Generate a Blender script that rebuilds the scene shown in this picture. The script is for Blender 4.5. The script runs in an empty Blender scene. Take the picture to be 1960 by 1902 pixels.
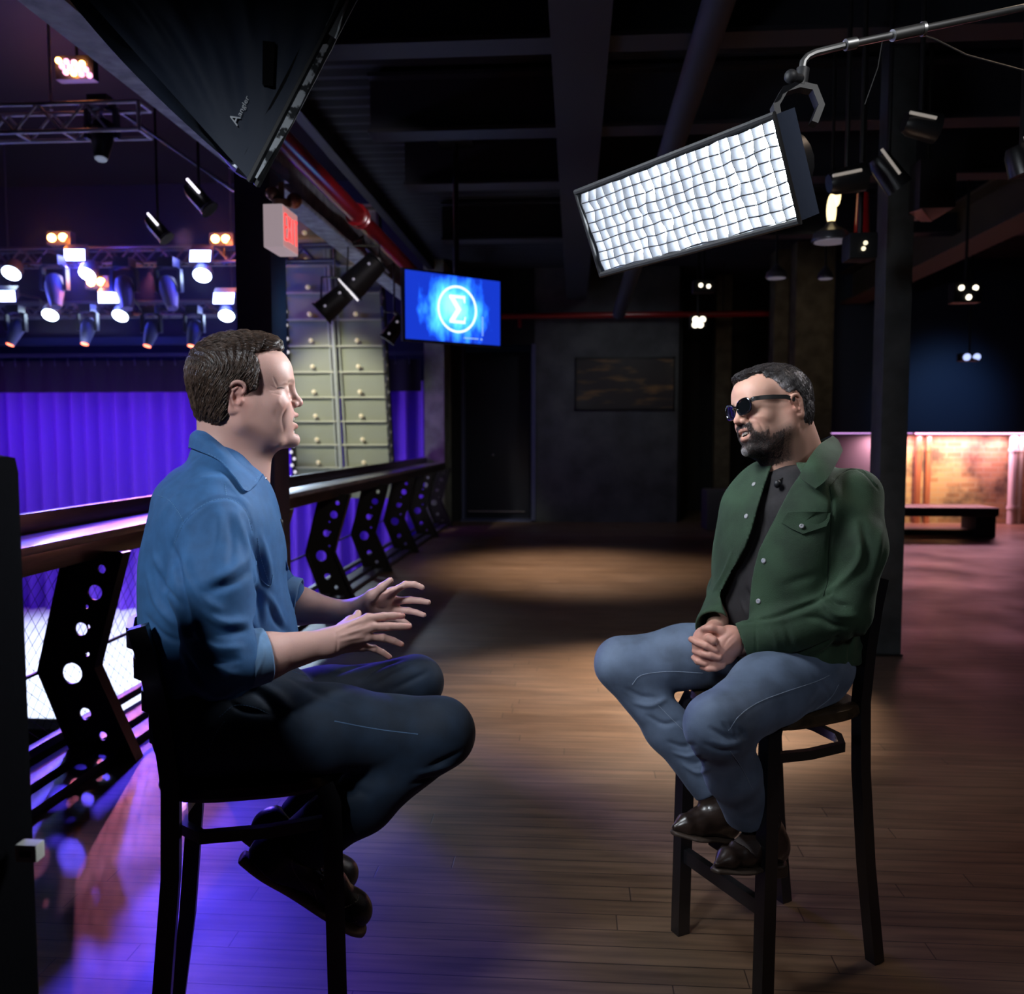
import bpy, bmesh, math, random
import numpy as np
from mathutils import Vector, Matrix, Euler
from mathutils.bvhtree import BVHTree
from math import sin, cos, pi, radians, sqrt, atan2

random.seed(7); RNG = np.random.default_rng(7)
SC = bpy.context.scene
COL = SC.collection

# ------------------------------------------------------------------ camera
H, F = 1.45, 1670.0
PITCH, YAW = radians(3.97), radians(4.1)
cam_d = bpy.data.cameras.new('camera'); cam = bpy.data.objects.new('camera', cam_d); COL.objects.link(cam)
cam.location = (0, 0, H); cam.rotation_euler = (pi/2 - PITCH, 0, YAW)
cam_d.sensor_width = 36.0; cam_d.lens = F/1960*36.0
cam_d.clip_start = 0.05; cam_d.clip_end = 100
cam_d.dof.use_dof = True; cam_d.dof.focus_distance = 2.15; cam_d.dof.aperture_fstop = 3.6
SC.camera = cam

# ------------------------------------------------------------------ world and exposure
w = bpy.data.worlds.new('world'); SC.world = w; w.use_nodes = True
w.node_tree.nodes['Background'].inputs[0].default_value = (0.35, 0.45, 1.0, 1)
w.node_tree.nodes['Background'].inputs[1].default_value = 0.0015
SC.view_settings.view_transform = 'Standard'; SC.view_settings.look = 'None'
SC.view_settings.exposure = 0.0; SC.view_settings.gamma = 1.0; SC.view_settings.use_curve_mapping = False
SC.cycles.max_bounces = 6; SC.cycles.diffuse_bounces = 3; SC.cycles.glossy_bounces = 3
SC.cycles.transmission_bounces = 4; SC.cycles.volume_bounces = 0
SC.cycles.sample_clamp_indirect = 3.0; SC.cycles.use_denoising = True
SC.cycles.caustics_reflective = False; SC.cycles.caustics_refractive = False

# ------------------------------------------------------------------ pixel <-> place (camera geometry)
CAM = np.array([0, 0, H])
FW = np.array([-sin(YAW)*cos(PITCH), cos(YAW)*cos(PITCH), -sin(PITCH)])
RT = np.array([cos(YAW), sin(YAW), 0.0]); UP = np.cross(RT, FW)
def ray(x, y): return FW + RT*(x-980)/F + UP*(951-y)/F
def P(x, y, d): return CAM + d*ray(x, y)
def onZ(x, y, z): r = ray(x, y); return CAM + r*(z-H)/r[2]
def onX(x, y, v): r = ray(x, y); return CAM + r*v/r[0]
def onY(x, y, v): r = ray(x, y); return CAM + r*v/r[1]

# ------------------------------------------------------------------ lights
def lamp(kind, loc, target, energy, color, size=0.1, size_y=None, spot=60, blend=0.5, name='lamp', spread=None):
    d = bpy.data.lights.new(name, kind); o = bpy.data.objects.new(name, d); COL.objects.link(o)
    o.location = loc; v = Vector(target) - Vector(loc)
    o.rotation_euler = v.to_track_quat('-Z', 'Y').to_euler()
    d.energy = energy; d.color = color
    if kind == 'AREA':
        d.shape = 'RECTANGLE' if size_y else 'SQUARE'; d.size = size
        if size_y: d.size_y = size_y
        if spread: d.spread = radians(spread)
    if kind == 'SPOT': d.spot_size = radians(spot); d.spot_blend = blend; d.shadow_soft_size = size
    if kind == 'POINT': d.shadow_soft_size = size
    return o
# added fill light from high behind the camera, left; no fixture there
lamp('SPOT', (-2.0, -1.2, 3.6), (-.75, 1.95, 1.15), 500, (.85, .92, 1), .22, spot=26, blend=.8, name='fill_spot')
# warm ceiling spots on the floor
lamp('SPOT', (.75, 6.1, 3.7), (.32, 4.9, 0), 8000, (1, .80, .62), .12, spot=40, blend=.95, name='floor_spot')
lamp('SPOT', (.5, 9.4, 3.7), (.20, 9.5, 0), 1300, (1, .80, .62), .2, spot=60, blend=1, name='floor_spot')
lamp('SPOT', (2.2, 3.4, 3.7), (1.4, 2.4, 0), 70, (1, .75, .55), .3, spot=80, blend=1, name='floor_spot')
lamp('SPOT', (1.0, 12.0, 4.0), (.6, 14.8, 1.2), 45, (.9, .95, 1), .3, spot=90, blend=1, name='wall_fill')  # added fill with no fixture, brightens the back wall
# niche and blue wall
lamp('SPOT', (5.75, 14.2, 1.45), (5.9, 15.1, .75), 140, (1, .72, .36), .05, spot=75, blend=.6, name='niche_spot')
lamp('SPOT', (6.0, 12.0, 3.2), (5.9, 14.5, 1.95), 95, (.25, .5, 1), .3, spot=48, blend=1, name='blue_wall_wash')
lamp('AREA', (6.2, 14.9, 1.45), (6.2, 15.05, .2), 75, (1, .45, .6), 2.6, .08, name='pink_wash')
lamp('AREA', (6.2, 14.4, 1.47), (6.0, 12.0, 0), 3, (1, .30, .5), 2.6, .08, name='pink_floor_wash')
lamp('SPOT', (.2, 3.2, 2.9), (-1.82, 7.4, 3.3), 260, (1, .9, .95), .05, spot=20, blend=1, name='pipe_fill')  # added lamp, no source there, lifts the red pipe
lamp('SPOT', (2.6, 3.9, 2.9), (.62, 2.45, 1.35), 130, (.95, .93, 1), .1, spot=26, blend=.8, name='back_spot')
lamp('SPOT', (-4.2, 3.2, 2.6), (-.9, 1.9, 2.3), 90, (.5, .6, 1), .1, spot=40, blend=.8, name='softbox_rim_spot')
lamp('SPOT', (1.6, .4, 3.4), (1.0, 2.1, 2.62), 220, (1, 1, 1), .05, spot=40, blend=.8, name='boom_fill')  # extra lamp put in to give the chrome arm a highlight
lamp('SPOT', (1.9, -1.4, 3.4), (.75, 2.3, 1.05), 80, (.85, .9, 1), .25, spot=24, blend=.9, name='fill_spot')  # second added fill, from behind right, lightens the dark jacket sleeve
lamp('SPOT', (2.6, 9.5, 3.6), (3.3, 13.1, 2.7), 28, (1, .85, .6), .2, spot=50, blend=1, name='pillar_fill')  # added dim lamp so the brown pillars show


# ------------------------------------------------------------------ materials
MATS = {}
def mat(name, color=(0.5, 0.5, 0.5), rough=0.5, metal=0.0, spec=0.5, noise=0.0, nscale=20.0, bump=0.0, bscale=80.0,
        emit=None, estr=0.0, coat=0.0, sheen=0.0, sss=0.0, attr=None, alpha=None, stretch=None, color2=None, detail=4.0, cmin=.35, cmax=.65):
    if name in MATS: return MATS[name]
    m = bpy.data.materials.new(name); m.use_nodes = True; MATS[name] = m
    nt = m.node_tree; b = nt.nodes['Principled BSDF']; L = nt.links.new
    c = tuple(color)+(1,)
    b.inputs['Base Color'].default_value = c
    b.inputs['Roughness'].default_value = rough; b.inputs['Metallic'].default_value = metal
    b.inputs['Specular IOR Level'].default_value = spec
    if coat: b.inputs['Coat Weight'].default_value = coat; b.inputs['Coat Roughness'].default_value = 0.15
    if sheen: b.inputs['Sheen Weight'].default_value = sheen; b.inputs['Sheen Roughness'].default_value = 0.45; b.inputs['Sheen Tint'].default_value = tuple(min(1, x*3+.2) for x in color)+(1,)
    if sss:
        b.inputs['Subsurface Weight'].default_value = sss; b.inputs['Subsurface Radius'].default_value = (1, .35, .18); b.inputs['Subsurface Scale'].default_value = 0.006
    if emit: b.inputs['Emission Color'].default_value = tuple(emit)+(1,); b.inputs['Emission Strength'].default_value = estr
    tc = nt.nodes.new('ShaderNodeTexCoord'); vec = tc.outputs['Object']
    if stretch:
        mp = nt.nodes.new('ShaderNodeMapping'); mp.inputs['Scale'].default_value = stretch; L(vec, mp.inputs[0]); vec = mp.outputs[0]
    src = None
    if attr:
        a = nt.nodes.new('ShaderNodeAttribute'); a.attribute_name = attr; src = a.outputs['Color']; L(src, b.inputs['Base Color'])
    if noise or color2:
        n = nt.nodes.new('ShaderNodeTexNoise'); n.inputs['Scale'].default_value = nscale; n.inputs['Detail'].default_value = detail; L(vec, n.inputs[0])
        mr = nt.nodes.new('ShaderNodeMapRange'); mr.inputs[1].default_value = cmin; mr.inputs[2].default_value = cmax; L(n.outputs[0], mr.inputs[0])
        mx = nt.nodes.new('ShaderNodeMix'); mx.data_type = 'RGBA'; L(mr.outputs[0], mx.inputs[0])
        c2 = tuple(color2)+(1,) if color2 else tuple(x*(1+noise) for x in color)+(1,)
        c1 = c if color2 else tuple(x*(1-noise) for x in color)+(1,)
        if attr:
            mx.blend_type = 'MULTIPLY'; L(src, mx.inputs[6]); mx.inputs[7].default_value = (1-noise,)*3+(1,)
        else:
            mx.inputs[6].default_value = c1; mx.inputs[7].default_value = c2
        L(mx.outputs[2], b.inputs['Base Color'])
    if bump:
        n2 = nt.nodes.new('ShaderNodeTexNoise'); n2.inputs['Scale'].default_value = bscale; n2.inputs['Detail'].default_value = 3; L(vec, n2.inputs[0])
        bp = nt.nodes.new('ShaderNodeBump'); bp.inputs['Strength'].default_value = bump; bp.inputs['Distance'].default_value = 0.002
        L(n2.outputs[0], bp.inputs['Height']); L(bp.outputs[0], b.inputs['Normal'])
    return m

# ------------------------------------------------------------------ objects
WORLDM = {}                     # world matrix of every parent, kept by hand
def mw(o): return WORLDM.get(o.name, Matrix.Identity(4))
def tag(o, label=None, cat=None, group=None, kind=None):
    if label: o['label'] = label
    if cat: o['category'] = cat
    if group: o['group'] = group
    if kind: o['kind'] = kind
    return o
def thing(name, loc, label, cat, group=None, rz=0.0):
    o = bpy.data.objects.new(name, None); COL.objects.link(o); o.empty_display_size = 0.05
    o.location = tuple(loc); o.rotation_euler = (0, 0, rz)
    WORLDM[o.name] = Matrix.Translation(Vector(loc)) @ Matrix.Rotation(rz, 4, 'Z')
    return tag(o, label, cat, group)
def mesh_obj(name, V, Fc, m, parent=None, smooth=True, origin=None, colors=None, auto=None):
    V = np.asarray(V, float)
    if parent is not None:
        M = np.array(mw(parent).inverted()); V = V @ M[:3, :3].T + M[:3, 3]
    else:
        if origin is None: origin = np.array([(V[:, 0].min()+V[:, 0].max())/2, (V[:, 1].min()+V[:, 1].max())/2, V[:, 2].min()])
        V = V - origin
    me = bpy.data.meshes.new(name)
    if isinstance(Fc, np.ndarray):
        n = len(Fc); k = Fc.shape[1]
        me.vertices.add(len(V)); me.vertices.foreach_set('co', V.astype(np.float32).ravel())
        me.loops.add(n*k); me.loops.foreach_set('vertex_index', Fc.astype(np.int32).ravel())
        me.polygons.add(n); me.polygons.foreach_set('loop_start', np.arange(0, n*k, k, dtype=np.int32)); me.polygons.foreach_set('loop_total', np.full(n, k, np.int32))
        me.update(calc_edges=True)
    else:
        me.from_pydata(V.tolist(), [], Fc)
    if smooth: me.polygons.foreach_set('use_smooth', np.ones(len(me.polygons), bool))
    if colors is not None:
        ca = me.color_attributes.new('col', 'FLOAT_COLOR', 'POINT')
        c4 = np.ones((len(V), 4), np.float32); c4[:, :3] = colors; ca.data.foreach_set('color', c4.ravel())
    o = bpy.data.objects.new(name, me); COL.objects.link(o)
    if m is not None: me.materials.append(m)
    if parent is not None: o.parent = parent; WORLDM[o.name] = mw(parent)
    else: o.location = tuple(origin); WORLDM[o.name] = Matrix.Translation(Vector(origin))
    if auto is not None: me.set_sharp_from_angle(angle=radians(auto))
    return o

def frame_of(d):
    d = np.asarray(d, float); d = d/np.linalg.norm(d)
    a = np.array([0, 0, 1.0]) if abs(d[2]) < 0.9 else np.array([1.0, 0, 0])
    u = np.cross(a, d); u /= np.linalg.norm(u); return u, np.cross(d, u), d

class MB:
    def __init__(s): s.V = []; s.F = []; s.T = None
    def add(s, V, F):
        n = len(s.V)
        for v in V:
            s.V.append(tuple(float(x) for x in v))
        for f in F: s.F.append([i+n for i in f])
        return s
    def box(s, lo, hi, M=None, bev=0.0):
        bm = bmesh.new(); bmesh.ops.create_cube(bm, size=1.0)
        lo = Vector(lo); hi = Vector(hi); c = (lo+hi)/2; d = hi-lo
        for v in bm.verts: v.co = Vector((v.co.x*d.x+c.x, v.co.y*d.y+c.y, v.co.z*d.z+c.z))
        if bev: bmesh.ops.bevel(bm, geom=bm.edges[:], offset=min(bev, min(abs(d.x), abs(d.y), abs(d.z))*.45), segments=2, affect='EDGES', profile=0.7)
        if M is not None: bm.transform(M)
        bm.verts.index_update(); s.add([v.co for v in bm.verts], [[v.index for v in f.verts] for f in bm.faces]); bm.free(); return s
    def tube(s, pts, r, n=10, cap=True, closed=False, flat=None, up=None):
        pts = [np.asarray(p, float) for p in pts]; k = len(pts)
        rs = r if hasattr(r, '__len__') else [r]*k
        V = []; pu = None
        for i, p in enumerate(pts):
            a = pts[(i-1) % k] if closed or i > 0 else pts[i]; b = pts[(i+1) % k] if closed or i < k-1 else pts[i]
            d = b-a; d = d/(np.linalg.norm(d)+1e-12)
            if up is not None: u = np.cross(up, d)
            elif pu is None: u = frame_of(d)[0]
            else: u = pu - d*(pu@d)
            u /= (np.linalg.norm(u)+1e-12); pu = u; v = np.cross(d, u)
            for j in range(n):
                t = 2*pi*j/n; fu, fv = (1, 1) if flat is None else flat
                if flat is not None and flat[0] < 0: # square section
                    cu, cv = [(1, 1), (-1, 1), (-1, -1), (1, -1)][j % 4]; V.append(p+u*cu*rs[i]*-fu+v*cv*rs[i]*fv)
                else: V.append(p+u*cos(t)*rs[i]*fu+v*sin(t)*rs[i]*fv)
        Fc = []
        for i in range(k if closed else k-1):
            i2 = (i+1) % k
            for j in range(n): Fc.append([i*n+j, i*n+(j+1) % n, i2*n+(j+1) % n, i2*n+j])
        if cap and not closed: Fc.append([j for j in range(n)][::-1]); Fc.append([(k-1)*n+j for j in range(n)])
        return s.add(V, Fc)
    def cyl(s, a, b, r, r2=None, n=20): return s.tube([a, b], [r, r if r2 is None else r2], n)
    def bar(s, pts, w, h, up=(0, 0, 1)):  # rectangular section, w across, h along up
        return s.tube(pts, 1.0, 4, flat=(-w/2, h/2), up=np.asarray(up, float))
    def lathe(s, c, ax, prof, n=24):       # prof: (t along axis, radius)
        u, v, d = frame_of(ax); c = np.asarray(c, float); V = []; k = len(prof)
        for t, r in prof:
            for j in range(n): a = 2*pi*j/n; V.append(c+d*t+(u*cos(a)+v*sin(a))*r)
        Fc = [[i*n+j, i*n+(j+1) % n, (i+1)*n+(j+1) % n, (i+1)*n+j] for i in range(k-1) for j in range(n)]
        Fc.append(list(range(n))[::-1]); Fc.append([(k-1)*n+j for j in range(n)])
        return s.add(V, Fc)
    def sphere(s, c, r, n=16, m=10):
        V = []; r = r if hasattr(r, '__len__') else (r, r, r)
        for i in range(1, m):
            for j in range(n): V.append((c[0]+r[0]*sin(pi*i/m)*cos(2*pi*j/n), c[1]+r[1]*sin(pi*i/m)*sin(2*pi*j/n), c[2]+r[2]*cos(pi*i/m)))
        V += [(c[0], c[1], c[2]+r[2]), (c[0], c[1], c[2]-r[2])]; T = len(V)-2
        Fc = [[i*n+j, (i+1)*n+j, (i+1)*n+(j+1) % n, i*n+(j+1) % n] for i in range(m-2) for j in range(n)]
        Fc += [[T, j, (j+1) % n] for j in range(n)] + [[T+1, (m-2)*n+(j+1) % n, (m-2)*n+j] for j in range(n)]
        return s.add(V, Fc)
    def quad(s, a, b, c, d): return s.add([a, b, c, d], [[0, 1, 2, 3]])
    def prism(s, poly, t):                 # poly: 3-D outline, t: thickness vector
        poly = [np.asarray(p, float) for p in poly]; n = len(poly); t = np.asarray(t, float)
        return s.add(poly+[p+t for p in poly], [list(range(n))[::-1], [n+i for i in range(n)]] + [[i, (i+1) % n, n+(i+1) % n, n+i] for i in range(n)])
    def build(s, name, m, parent=None, smooth=True, auto=35, origin=None):
        return mesh_obj(name, s.V, s.F, m, parent, smooth, origin, None, auto)
def structure(o): o['kind'] = 'structure'; return o
def copy_tree(o, parent=None, loc=None):
    c = o.copy(); COL.objects.link(c); c.parent = parent
    for ch in list(o.children): copy_tree(ch, c)
    if loc is not None: c.location = tuple(loc)
    return c
# ================================================================== SETTING
M_black = mat('black_paint', (.012, .012, .014), .55, spec=.3)
M_blackm = mat('black_metal', (.015, .015, .017), .35, metal=.3)
M_ceil = mat('dark_deck', (.015, .017, .026), .8)
M_wallk = mat('dark_plaster', (.055, .055, .052), .8, noise=.25, nscale=3, bump=.2, bscale=30)
M_navy = mat('navy_wall', (.03, .05, .10), .6)
M_steelgrey = mat('grey_beam_paint', (.22, .24, .30), .6, noise=.4, nscale=9, detail=8)
M_chrome = mat('chrome', (.6, .6, .62), .22, metal=1)
M_red = mat('red_pipe_paint', (.30, .008, .012), .28, coat=.4)
M_wood = mat('dark_stained_wood', (.045, .022, .014), .28, noise=.4, nscale=6, stretch=(12, 1, 12), coat=.3)
M_whitepl = mat('white_plastic', (.55, .52, .55), .5)

def floor_mat():
    m = bpy.data.materials.new('plank_floor'); m.use_nodes = True; nt = m.node_tree; b = nt.nodes['Principled BSDF']; L = nt.links.new
    tc = nt.nodes.new('ShaderNodeTexCoord')
    br = nt.nodes.new('ShaderNodeTexBrick'); br.inputs['Scale'].default_value = 1.0
    br.inputs['Brick Width'].default_value = 1.7; br.inputs['Row Height'].default_value = .083; br.inputs['Mortar Size'].default_value = .0022
    br.inputs['Mortar Smooth'].default_value = .3; br.inputs['Bias'].default_value = -.1; br.offset = 0.0; br.offset_frequency = 2
    sx = nt.nodes.new('ShaderNodeSeparateXYZ'); L(tc.outputs['Object'], sx.inputs[0]); dv = nt.nodes.new('ShaderNodeMath'); dv.operation = 'DIVIDE'; dv.inputs[1].default_value = .083; L(sx.outputs[1], dv.inputs[0])
    fl_ = nt.nodes.new('ShaderNodeMath'); fl_.operation = 'FLOOR'; L(dv.outputs[0], fl_.inputs[0]); wn = nt.nodes.new('ShaderNodeTexWhiteNoise'); wn.noise_dimensions = '1D'; L(fl_.outputs[0], wn.inputs['W'])
    ma = nt.nodes.new('ShaderNodeMath'); ma.operation = 'MULTIPLY_ADD'; ma.inputs[1].default_value = 5.0; L(wn.outputs['Value'], ma.inputs[0]); L(sx.outputs[0], ma.inputs[2]); cb = nt.nodes.new('ShaderNodeCombineXYZ'); L(ma.outputs[0], cb.inputs[0]); L(sx.outputs[1], cb.inputs[1])
    br.inputs['Color1'].default_value = (.17, .105, .066, 1); br.inputs['Color2'].default_value = (.125, .076, .048, 1); br.inputs['Mortar'].default_value = (.045, .027, .018, 1)
    L(cb.outputs[0], br.inputs['Vector'])
    mp = nt.nodes.new('ShaderNodeMapping'); mp.inputs['Scale'].default_value = (1.6, 22, 1); L(tc.outputs['Object'], mp.inputs[0])
    n = nt.nodes.new('ShaderNodeTexNoise'); n.inputs['Scale'].default_value = 1.6; n.inputs['Detail'].default_value = 7; L(mp.outputs[0], n.inputs[0])
    mr = nt.nodes.new('ShaderNodeMapRange'); mr.inputs[1].default_value = .3; mr.inputs[2].default_value = .7; mr.inputs[3].default_value = .62; mr.inputs[4].default_value = 1.3; L(n.outputs[0], mr.inputs[0])
    mx = nt.nodes.new('ShaderNodeMix'); mx.data_type = 'RGBA'; mx.blend_type = 'MULTIPLY'; mx.inputs[0].default_value = 1
    L(br.outputs['Color'], mx.inputs[6]); cc = nt.nodes.new('ShaderNodeCombineColor'); [L(mr.outputs[0], cc.inputs[i]) for i in range(3)]; L(cc.outputs[0], mx.inputs[7]); L(mx.outputs[2], b.inputs['Base Color'])
    n2 = nt.nodes.new('ShaderNodeTexNoise'); n2.inputs['Scale'].default_value = 1.3; n2.inputs['Detail'].default_value = 6; L(tc.outputs['Object'], n2.inputs[0])
    mr2 = nt.nodes.new('ShaderNodeMapRange'); mr2.inputs[1].default_value = .3; mr2.inputs[2].default_value = .7; mr2.inputs[3].default_value = .3; mr2.inputs[4].default_value = .52; L(n2.outputs[0], mr2.inputs[0]); L(mr2.outputs[0], b.inputs['Roughness'])
    bp = nt.nodes.new('ShaderNodeBump'); bp.inputs['Strength'].default_value = .25; bp.inputs['Distance'].default_value = .003; L(br.outputs['Fac'], bp.inputs['Height']); bp.invert = True; L(bp.outputs[0], b.inputs['Normal'])
    b.inputs['Specular IOR Level'].default_value = .45
    return m
M_floor = floor_mat()

def brick_mat():
    m = bpy.data.materials.new('old_brick'); m.use_nodes = True; nt = m.node_tree; b = nt.nodes['Principled BSDF']; L = nt.links.new
    tc = nt.nodes.new('ShaderNodeTexCoord'); mp = nt.nodes.new('ShaderNodeMapping'); mp.inputs['Rotation'].default_value = (pi/2, 0, 0); L(tc.outputs['Object'], mp.inputs[0])
    br = nt.nodes.new('ShaderNodeTexBrick'); br.inputs['Scale'].default_value = 1; br.inputs['Brick Width'].default_value = .24; br.inputs['Row Height'].default_value = .085; br.inputs['Mortar Size'].default_value = .008
    br.inputs['Color1'].default_value = (.46, .31, .15, 1); br.inputs['Color2'].default_value = (.30, .17, .08, 1); br.inputs['Mortar'].default_value = (.36, .29, .18, 1)
    nn = nt.nodes.new('ShaderNodeTexNoise'); nn.inputs['Scale'].default_value = 2.2; nn.inputs['Detail'].default_value = 5; L(tc.outputs['Object'], nn.inputs[0])
    L(mp.outputs[0], br.inputs[0])
    mx = nt.nodes.new('ShaderNodeMix'); mx.data_type = 'RGBA'; mr = nt.nodes.new('ShaderNodeMapRange'); mr.inputs[1].default_value = .50; mr.inputs[2].default_value = .66; L(nn.outputs[0], mr.inputs[0]); L(mr.outputs[0], mx.inputs[0])
    L(br.outputs[0], mx.inputs[6]); mx.inputs[7].default_value = (.10, .07, .045, 1); L(mx.outputs[2], b.inputs['Base Color']); b.inputs['Roughness'].default_value = .9
    bp = nt.nodes.new('ShaderNodeBump'); bp.inputs['Strength'].default_value = .8; bp.inputs['Distance'].default_value = .02; L(nn.outputs[0], bp.inputs['Height']); L(bp.outputs[0], b.inputs['Normal'])
    return m

# floor, walls, ceiling ---------------------------------------------------
structure(MB().box((-2.05, -2.5, -.3), (9.5, 14.8, 0)).build('floor', M_floor, origin=np.zeros(3)))
structure(MB().box((1.75, 14.8, -.3), (9.5, 17.5, 0)).build('floor', M_floor, origin=np.array([0, 14.775, 0])))
M_pit = mat('pit_floor', (.02, .02, .022), .6)
structure(MB().box((-14, -2.5, -2.9), (-2.05, 15.3, -2.6)).build('floor', M_pit))
M_stage = mat('stage_deck', (.72, .74, .80), .45, noise=.1, nscale=2)
structure(MB().box((-13.5, 8.6, -1.62), (-2.35, 14.9, -1.5)).build('floor', M_stage))
structure(MB().box((-13.5, 8.66, -2.6), (-2.35, 8.74, -1.62)).build('wall_stage_front', M_black))
structure(MB().box((-14, 14.95, -2.6), (-2.1, 15.1, 6)).build('wall_stage', mat('stage_wall', (.010, .012, .035), .8)))
structure(MB().box((-14.2, -2.5, -2.6), (-14, 15.1, 6)).build('wall_left', M_black))
structure(MB().box((-14.2, -2.5, 5.8), (-2.3, 15.1, 5.9)).build('ceiling', M_black))
structure(MB().box((-2.35, -2.5, 4.1), (-2.25, 15, 5.9)).build('wall_upper', M_black))
structure(MB().box((-2.28, -2.5, -2.6), (-2.08, 14.8, -.02)).build('wall_mezzanine', M_black))
# corrugated steel deck
V = []; Fc = []; n = 0
yy = np.arange(-2.5, 17.5, .05); prof = [(y, 4.25 + (.035 if (i//2) % 2 else 0)) for i, y in enumerate(yy)]
for y, z in prof: V += [(-2.3, y, z), (9.5, y, z)]
Fc = [[2*i, 2*i+1, 2*i+3, 2*i+2] for i in range(len(prof)-1)]
structure(mesh_obj('ceiling', V, Fc, M_ceil, smooth=False))
# back walls
M_wallb = mat('charcoal_wall', (.075, .08, .085), .75, noise=.3, nscale=2.5, bump=.25, bscale=25)
wb = MB().box((-.68, 14.8, 0), (1.72, 15.0, 4.3)); structure(wb.build('wall_back', M_wallb))
structure(MB().box((-2.25, 14.8, 3.0), (-.68, 15.0, 4.3)).build('wall_back', M_black))
structure(MB().box((-2.42, 14.0, -1.5), (-2.1, 14.8, 4.3)).build('wall_end', mat('beige_wall', (.36, .37, .28), .8, noise=.3, nscale=4, bump=.4, bscale=18)))
structure(MB().box((-2.1, 14.8, 0), (-1.95, 15.0, 3.0)).build('wall_back', M_black))
# dark door in a shallow recess
d = thing('door_1', (-1.3, 15.2, 0), None, None); structure(d)
MB().box((-1.9, 15.2, .02), (-.76, 15.26, 2.9), bev=.004).build('panel', mat('door_black', (.02, .022, .035), .35), d)
hh = MB().sphere((-1.42, 15.16, 1.13), .035, 14, 8).cyl((-1.42, 15.2, 1.13), (-1.42, 15.16, 1.13), .015).build('handle', M_chrome, d)
MB().box((-1.85, 15.14, .13), (-.86, 15.2, .155)).build('kick_plate', M_chrome, d)
M_jamb = mat('door_jamb_blue_light', (.10, .11, .22), .4)  # blue light on jambs and threshold is put into this colour
structure(MB().box((-.73, 14.78, 0), (-.66, 15.26, 3.0)).build('trim_1', M_jamb)); structure(MB().box((-1.95, 15.0, 0), (-1.9, 15.26, 3.0)).build('trim_2', M_jamb))
structure(MB().box((-1.95, 14.78, -.01), (-.66, 15.26, .02)).build('trim_3', M_jamb))
# deeper dark bay right of the back wall, with pillars
structure(MB().box((1.7, 17.3, 0), (4.4, 17.5, 4.3)).build('wall_far', mat('bay_wall', (.03, .03, .03), .8)))
structure(MB().box((1.72, 15.0, 0), (1.8, 17.3, 4.3)).build('wall_return', M_black))
M_pil = mat('brown_pillar_plaster', (.12, .10, .07), .8, noise=.3, nscale=5)
for k, (a, b, yy_) in enumerate([(1368, 1398, 15.6), (1478, 1515, 13.6), (1519, 1592, 13.0)]):
    xa = onY(a, 800, yy_)[0]; xb = onY(b, 800, yy_)[0]
    tag(MB().box((xa, yy_, 0), (xb, yy_+.35, 4.25), bev=.01).build('pillar', M_pil), ['narrow brown plaster pillar furthest back beside the dark bay', 'slim brown pillar directly behind the bearded man, left of the wide one', 'wide brown plaster pillar rising behind the bearded man\'s head'][k], 'pillar')
# low dark block left of the jacket
tag(MB().box((onZ(1352, 1015, 0)[0], 13.6, 0), (onZ(1440, 1015, 0)[0], 14.2, .62), bev=.03).build('storage_chest', mat('chest_paint', (.10, .10, .09), .7)), 'low dark grey storage chest on the floor before the unlit bay', 'chest')
# right side alcove: header wall, brick niche
XA = onY(1588, 828, 14.5)[0]
structure(MB().box((XA, 14.5, 1.51), (9.5, 14.7, 4.3)).build('wall_right', M_navy))
structure(MB().box((XA-.06, 14.5, 0), (XA, 15.6, 1.51)).build('wall_right', M_navy))
structure(MB().box((XA, 14.72, 1.51), (9.5, 15.5, 1.6)).build('ceiling', mat('niche_ceiling', (.2, .2, .2), .8)))
xm = onY(1735, 900, 15.1)[0]
structure(MB().box((XA, 15.1, 0), (xm, 15.3, 1.51)).build('wall_niche', mat('niche_plaster', (.20, .19, .2), .8)))
structure(MB().box((xm, 15.1, 0), (9.5, 15.3, 1.51)).build('wall_niche', brick_mat()))
M_ledp = mat('pink_led', (1, .5, .7), .5, emit=(1, .38, .62), estr=5.0)
o = MB().box((xm, 14.74, 1.485), (9.3, 14.78, 1.508)).build('led_strip', M_ledp); tag(o, 'glowing pink light strip along the top of the brick niche', 'light strip')
o = MB().box((XA+.02, 14.74, 1.495), (xm-.05, 14.76, 1.508)).build('led_strip', mat('lilac_led', (1, .5, 1), .5, emit=(.75, .38, .9), estr=2.0)); tag(o, 'dim lilac light strip above the bearded man\'s collar, left of the column', 'light strip')
for k, (pxx, r, m, lb) in enumerate([(1757, .05, (.28, .09, .05), 'left rust-coloured pipe standing against the brick niche'), (1776, .045, (.33, .11, .06), 'right rust-coloured pipe standing against the brick niche'), (1938, .06, (.6, .55, .55), 'thick pale pipe near the right end of the brick niche'), (1953, .035, (.5, .5, .42), 'thin greenish pipe at the far right of the brick niche')]):
    x = onY(pxx, 900, 15.0)[0]; mb = MB().cyl((x, 15.0, 0), (x, 15.0, 1.5), r, n=16)
    for z in (.25, 1.2): mb.cyl((x, 15.0, z), (x, 15.0, z+.05), r*1.25, n=16)
    tag(mb.build('pipe', mat('pipe_paint_%d' % k, m, .45), origin=np.array([x, 15.0, 0])), lb, 'pipe')
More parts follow.
